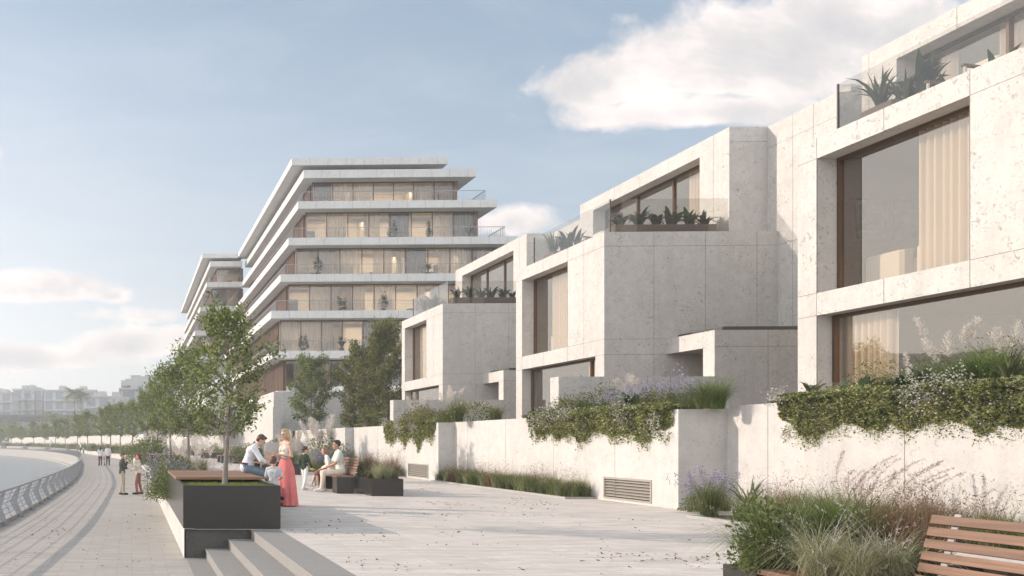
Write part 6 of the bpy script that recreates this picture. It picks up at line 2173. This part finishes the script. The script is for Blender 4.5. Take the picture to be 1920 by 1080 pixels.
person("woman with short red hair and cream sweater carrying a toddler on the promenade", (x, y, ZP), R(84), 1.52,
       S(eR=(.24, .06, 1.14), wR=(.05, .26, 1.12), eL=(-.24, .06, 1.14), wL=(-.04, .26, 1.06), kL=(-.08, .10, .49), aL=(-.09, .06, .09), kR=(.08, -.02, .49), aR=(.09, -.12, .10), P=(0, .02, .93)),
       R(5), R(-4), "cloth_cream", 1.0, "cloth_plum", 1.0, "shoe_dark", "hair_red", "bob", slim=0.9)
x, y = W(252.5, 31.6)
person("toddler in a pale suit held in the arms of the woman with red hair", (x, y, ZP + 0.62), R(-80), 0.86,
       S(kL=(-.16, .24, .86), aL=(-.22, .20, .52), kR=(.16, .24, .86), aR=(.22, .22, .52), tL=(-.24, .30, .42), tR=(.24, .32, .42), eL=(-.2, .15, 1.2), wL=(-.1, .3, 1.3), eR=(.2, .15, 1.2), wR=(.1, .3, 1.3)),
       R(20), 0, "cloth_cream", 1.0, "cloth_beige", 0.95, "shoe_white", "hair_light", "crop", child=True)
# --- couple walking away with a pram
x, y = W(188, 68.6)
person("woman with long black hair and pale blue top walking away with the pram", (x, y, ZP), R(4), 1.55,
       S(eL=(-.22, .05, 1.12), wL=(-.14, .30, 1.02), eR=(.22, .05, 1.12), wR=(.14, .30, 1.02), kL=(-.09, .12, .50), aL=(-.09, .10, .09), aR=(.09, -.16, .12)), 0, 0, "cloth_blue", 1.0, "wine", 1.0, "shoe_dark", "hair_black", "long", slim=0.9, detail=0)
x, y = W(202.5, 68.2)
person("man in white shirt and dark jeans walking away beside the pram", (x, y, ZP), R(2), 1.64,
       S(kR=(.10, .12, .50), aR=(.10, .12, .09), aL=(-.10, -.18, .12)), 0, 0, "cloth_white", 1.0, "cloth_dark", 1.0, "shoe_dark", "hair_brown", "short", detail=0)
def pram(x, y, z, lab):
    t = thing("pram", lab, "pram", (x, y, z))
    for (dx, dy) in ((-.25, -.25), (.25, -.25), (-.22, .45), (.22, .45)):
        mb = MB(); mb.tube([(x + dx - .02, y + dy, z + .13), (x + dx + .02, y + dy, z + .13)], .13, 14); obj("wheel", mb, "black", t)
    mb = MB()
    for sx in (-.24, .24):
        mb.tube([(x + sx, y - .45, z + .98), (x + sx, y - .2, z + .75), (x + sx * .9, y + .45, z + .13)], .015, 6); mb.tube([(x + sx, y - .25, z + .13), (x + sx, y + .15, z + .55)], .015, 6)
    mb.tube([(x - .24, y - .45, z + .98), (x + .24, y - .45, z + .98)], .018, 6)
    obj("frame", mb, "dark_steel", t)
    mb = MB(); rbox(mb, x - .2, x + .2, y - .15, y + .6, z + .42, z + .72, .08); obj("carrycot", mb, "cloth_beige", t)
    mb = MB()
    for k in range(6):
        a0, a1 = k * .3, (k + 1) * .3
        mb.face([(x - .21, y + .2 - .33 * math.cos(a0), z + .7 + .3 * math.sin(a0)), (x + .21, y + .2 - .33 * math.cos(a0), z + .7 + .3 * math.sin(a0)), (x + .21, y + .2 - .33 * math.cos(a1), z + .7 + .3 * math.sin(a1)), (x - .21, y + .2 - .33 * math.cos(a1), z + .7 + .3 * math.sin(a1))])
    obj("hood", mb, "cloth_beige", t)
x, y = W(191, 69.6)
pram(x, y, ZP, "pale pram pushed by the couple walking away along the promenade")
# --- small distant figures
for (px, yc, H, tp, lg, hr, ang, lab) in ((146, 141, 1.6, "cloth_khaki", "cloth_grey", "hair_brown", 30, "small distant person in khaki standing by the railing bend"), (151, 140, 1.75, "cloth_white", "cloth_dark", "hair_brown", 100, "small distant man in white shirt by the railing bend"), (156.5, 138, 1.05, "cloth_white", "cloth_dark", "hair_black", 60, "small distant child in white at the railing bend")):
    x, y = W(px, yc)
    person(lab, (x, y, ZP), R(ang), H, None, 0, 0, tp, 1.0, lg, 1.0, "shoe_dark", hr, "short", detail=0, child=H < 1.2)
SIT = S(P=(0, 0, .56), C=(0, .03, .90), N=(0, .02, 1.09), Hd=(0, .05, 1.255), sL=(-.185, .02, 1.04), sR=(.185, .02, 1.04), hL=(-.10, .02, .54), hR=(.10, .02, .54), kL=(-.13, .44, .54), kR=(.13, .44, .54), aL=(-.13, .42, .09), aR=(.13, .42, .09),
        eL=(-.25, .10, .78), eR=(.25, .10, .78), wL=(-.10, .32, .66), wR=(.10, .32, .66))
x, y = W(96, 186)
person("tiny distant person in white sitting on a planter beyond the railing", (x, y, 0.28), R(150), 1.75, SIT, 0, 0, "cloth_white", 1.0, "cloth_grey", 1.0, "shoe_white", "hair_brown", "short", detail=0)

# --- group at the near planter
def jeans_belt(root, J, hp, fr):
    a = J["P"] + Vector((0, -.01, .085))
    mbt = MB()
    ring = []
    for i in range(24):
        an = 6.2832 * i / 24
        c, s_ = math.cos(an), math.sin(an)
        ring.append((a.x + .18 * c, a.y + .122 * s_, a.z - .02 + .05 * s_ * -0.4))
    for i in range(24):
        p, q = ring[i], ring[(i + 1) % 24]
        mbt.face([p, q, (q[0], q[1], q[2] + .035), (p[0], p[1], p[2] + .035)])
    child_mesh(root, "belt", mbt, "belt_brown")
x, y = W(462, 18.9)
person("man in pale blue shirt and jeans sitting bent forward on the planter deck", (x - 0.02, y, 0.80 - 0.455), R(-96), 1.80,
       S(P=(0, 0, .56), C=(0, .12, .86), N=(0, .22, 1.02), Hd=(0, .33, 1.135), sL=(-.19, .17, .98), sR=(.19, .17, .98), hL=(-.10, .03, .53), hR=(.10, .03, .53), kL=(-.14, .42, .46), kR=(.14, .44, .40), aL=(-.15, .55, .06), aR=(.16, .60, -.02),
         tL=(-.15, .72, -.02), tR=(.16, .77, -.10), eL=(-.25, .33, .72), eR=(.25, .33, .72), wL=(-.07, .54, .62), wR=(.07, .54, .60)),
       0, R(-34), "cloth_blue", 0.66, "cloth_denim", 1.0, "shoe_dark", "hair_brown", "short", extra=jeans_belt, grip=0.9)
x2, y2 = W(493, 18.9)
simple("yellow_plastic", (0.62, 0.42, 0.08), 0.5); simple("teal_plastic", (0.08, 0.32, 0.34), 0.5)
mb = MB(); rbox(mb, -.055, .055, -.035, .035, 0, .03, .014)
o = obj("toy", mb, "yellow_plastic"); o.location = (x2, y2, 0.80 - 0.455 + 0.60 * 1.03 + 0.02)
tag(o, "small yellow toy held by the man sitting on the planter deck", "toy")
x, y = W(513, 17.9)
person("small boy with brown hair and grey T-shirt seen from behind at the planter corner", (x, y, 0.0), R(-22), 1.13,
       S(Hd=(0, .02, 1.66), eL=(-.26, .04, 1.14), wL=(-.16, .26, 1.10), eR=(.26, .04, 1.14), wR=(.16, .26, 1.10)), R(-8), R(-8), "cloth_grey", 0.42, "cloth_white", 0.62, "shoe_white", "hair_brown", "short", child=True, slim=1.1)
# long skirt
def long_skirt(root, J, hp, fr):
    mbt = MB()
    n, rows = 72, 16
    base = len(mbt.v)
    for r_ in range(rows + 1):
        t = r_ / rows
        z = 1.07 - t * 1.045
        rx = .135 + .06 * min(1, t * 5) + .085 * t; ry = .108 + .045 * min(1, t * 5) + .085 * t
        for i in range(n):
            a = 6.2832 * i / n
            fold = 1 + (0.085 * t ** 0.8) * (math.sin(9 * a + 1.3 * math.sin(2 * a)) + .45 * math.sin(17 * a + 1 + 1.5 * t))
            mbt.v.append((rx * math.cos(a) * fold, ry * math.sin(a) * fold - .01 - .03 * t, z))
    for r_ in range(rows):
        for i in range(n):
            j = (i + 1) % n
            mbt.f.append((base + r_ * n + i, base + (r_ + 1) * n + i, base + (r_ + 1) * n + j, base + r_ * n + j)); mbt.m.append(0)
    child_mesh(root, "skirt", mbt, "cloth_pink")
    t = Flesh()
    t.cap(J["C"] + Vector((-.075, .005, .02)), J["C"] + Vector((-.03, 0, -.16)), .098, .092); t.cap(J["C"] + Vector((.075, .005, .02)), J["C"] + Vector((.03, 0, -.16)), .098, .092)
    t.ell(J["C"] + Vector((-.062, .075, .01)), (.056, .052, .056)); t.ell(J["C"] + Vector((.062, .075, .01)), (.056, .052, .056))
    t.cap(J["C"] + Vector((-.06, .055, .08)), J["N"] + Vector((-.05, .01, .0)), .034, .014); t.cap(J["C"] + Vector((.06, .055, .08)), J["N"] + Vector((.05, .01, .0)), .034, .014)
    t.build("top", ["cloth_cream"], root, .009, 5)
x, y = W(535, 19.7)
person("blond woman in cream halter top and long pink skirt standing beside the planter", (x, y, 0.0), R(112), 1.78,
       S(eL=(-.23, -.02, 1.13), eR=(.23, .0, 1.13), wL=(-.05, .22, 1.17), wR=(.06, .22, 1.15), sL=(-.165, 0, 1.41), sR=(.165, 0, 1.41)),
       R(14), R(-3), None, 0, None, 1, "belt_brown", "hair_blond", "long", slim=0.86, extra=long_skirt, grip=1.0)
# boy in dark green jumper
def headband(root, J, hp, fr):
    mbt = MB()
    for i in range(28):
        a, b = 6.2832 * i / 28, 6.2832 * (i + 1) / 28
        P = [hp(.088 * math.cos(q), -.016 + .106 * math.sin(q), .035 + .012 * math.sin(q)) for q in (a, b)]
        mbt.face([P[0] - Vector((0, 0, .018)), P[1] - Vector((0, 0, .018)), P[1] + Vector((0, 0, .018)), P[0] + Vector((0, 0, .018))])
    child_mesh(root, "headband", mbt, "cloth_dark")
x, y = W(571, 26.0)
person("boy in dark green jumper, headband and white trousers walking on the plaza", (x, y, 0.0), R(-58), 1.30,
       S(Hd=(0, .02, 1.64), eL=(-.23, -.04, 1.12), wL=(-.22, .03, .90), eR=(.23, .06, 1.13), wR=(.20, .20, .95), kL=(-.09, .08, .49), aL=(-.08, .05, .09), kR=(.09, -.02, .49), aR=(.08, -.16, .10), sL=(-.165, 0, 1.40), sR=(.165, 0, 1.40)),
       R(-25), 0, "cloth_green", 1.0, "cloth_white", 0.95, "shoe_white", "hair_brown", "short", child=True, slim=0.92, extra=headband)
mb = MB(); mb.tube([(0, 0, 0), (0.05, 0, .01), (0.12, 0, 0.03)], [.022, .028, .014], 10)
x, y = W(582.5, 25.8)
o = obj("toy", mb, ["yellow_plastic"], smooth=True); o.location = (x, y, 0.66); o.rotation_euler = (0, R(25), 0)
tag(o, "yellow toy in the hand of the boy in the green jumper", "toy")
# seated man in polo and woman beside him
x, y = W(641, 25.2)
person("dark haired man in pale polo shirt and beige trousers sitting on the bench", (x, y, 0.0), R(84), 2.0,
       {**SIT, **S(P=(0, .02, .52), hL=(-.10, .04, .50), hR=(.10, .04, .50), C=(0, .08, .86), N=(0, .09, 1.05), Hd=(0, .14, 1.215), sL=(-.20, .09, 1.0), sR=(.20, .09, 1.0), eL=(-.26, .20, .74), eR=(.26, .20, .74), wL=(-.05, .43, .62), wR=(.05, .43, .60), kL=(-.12, .47, .50), kR=(.14, .47, .50), aL=(-.10, .52, .09), aR=(.13, .44, .09))},
       R(3), R(2), "cloth_polo", 0.36, "cloth_beige", 0.96, "shoe_white", "hair_black", "crop", skin="skin_tan", slim=1.04, grip=0.9)
x, y = W(622, 26.3)
person("fair haired woman in white leaning forward on the bench beside the seated man", (x, y, 0.0), R(80), 1.72,
       {**SIT, **S(C=(0, .12, .88), N=(0, .17, 1.06), Hd=(0, .22, 1.22), sL=(-.16, .14, 1.02), sR=(.16, .14, 1.02), aR=(.13, .62, .12), kR=(.12, .46, .54), tR=(.13, .78, .16))},
       R(4), R(-5), "cloth_white", 0.9, "cloth_plum", 0.6, "shoe_white", "hair_light", "long", slim=0.85)
mb = MB()
mb.box(-3600, 2600, -420, 4100, ZW - 12, 60)
m, nt, b = mat("air")
nt.nodes.remove(b)
vol = nd(nt, "ShaderNodeVolumePrincipled")
vol.inputs["Color"].default_value = (0.93, 0.95, 0.97, 1)
vol.inputs["Density"].default_value = HAZE
vol.inputs["Anisotropy"].default_value = 0.45
lk(nt, vol.outputs[0], nt.nodes["Material Output"].inputs["Volume"])
M["air"] = m
if HAZE > 0:
    tag(obj("haze", mb, "air"), kind="stuff")
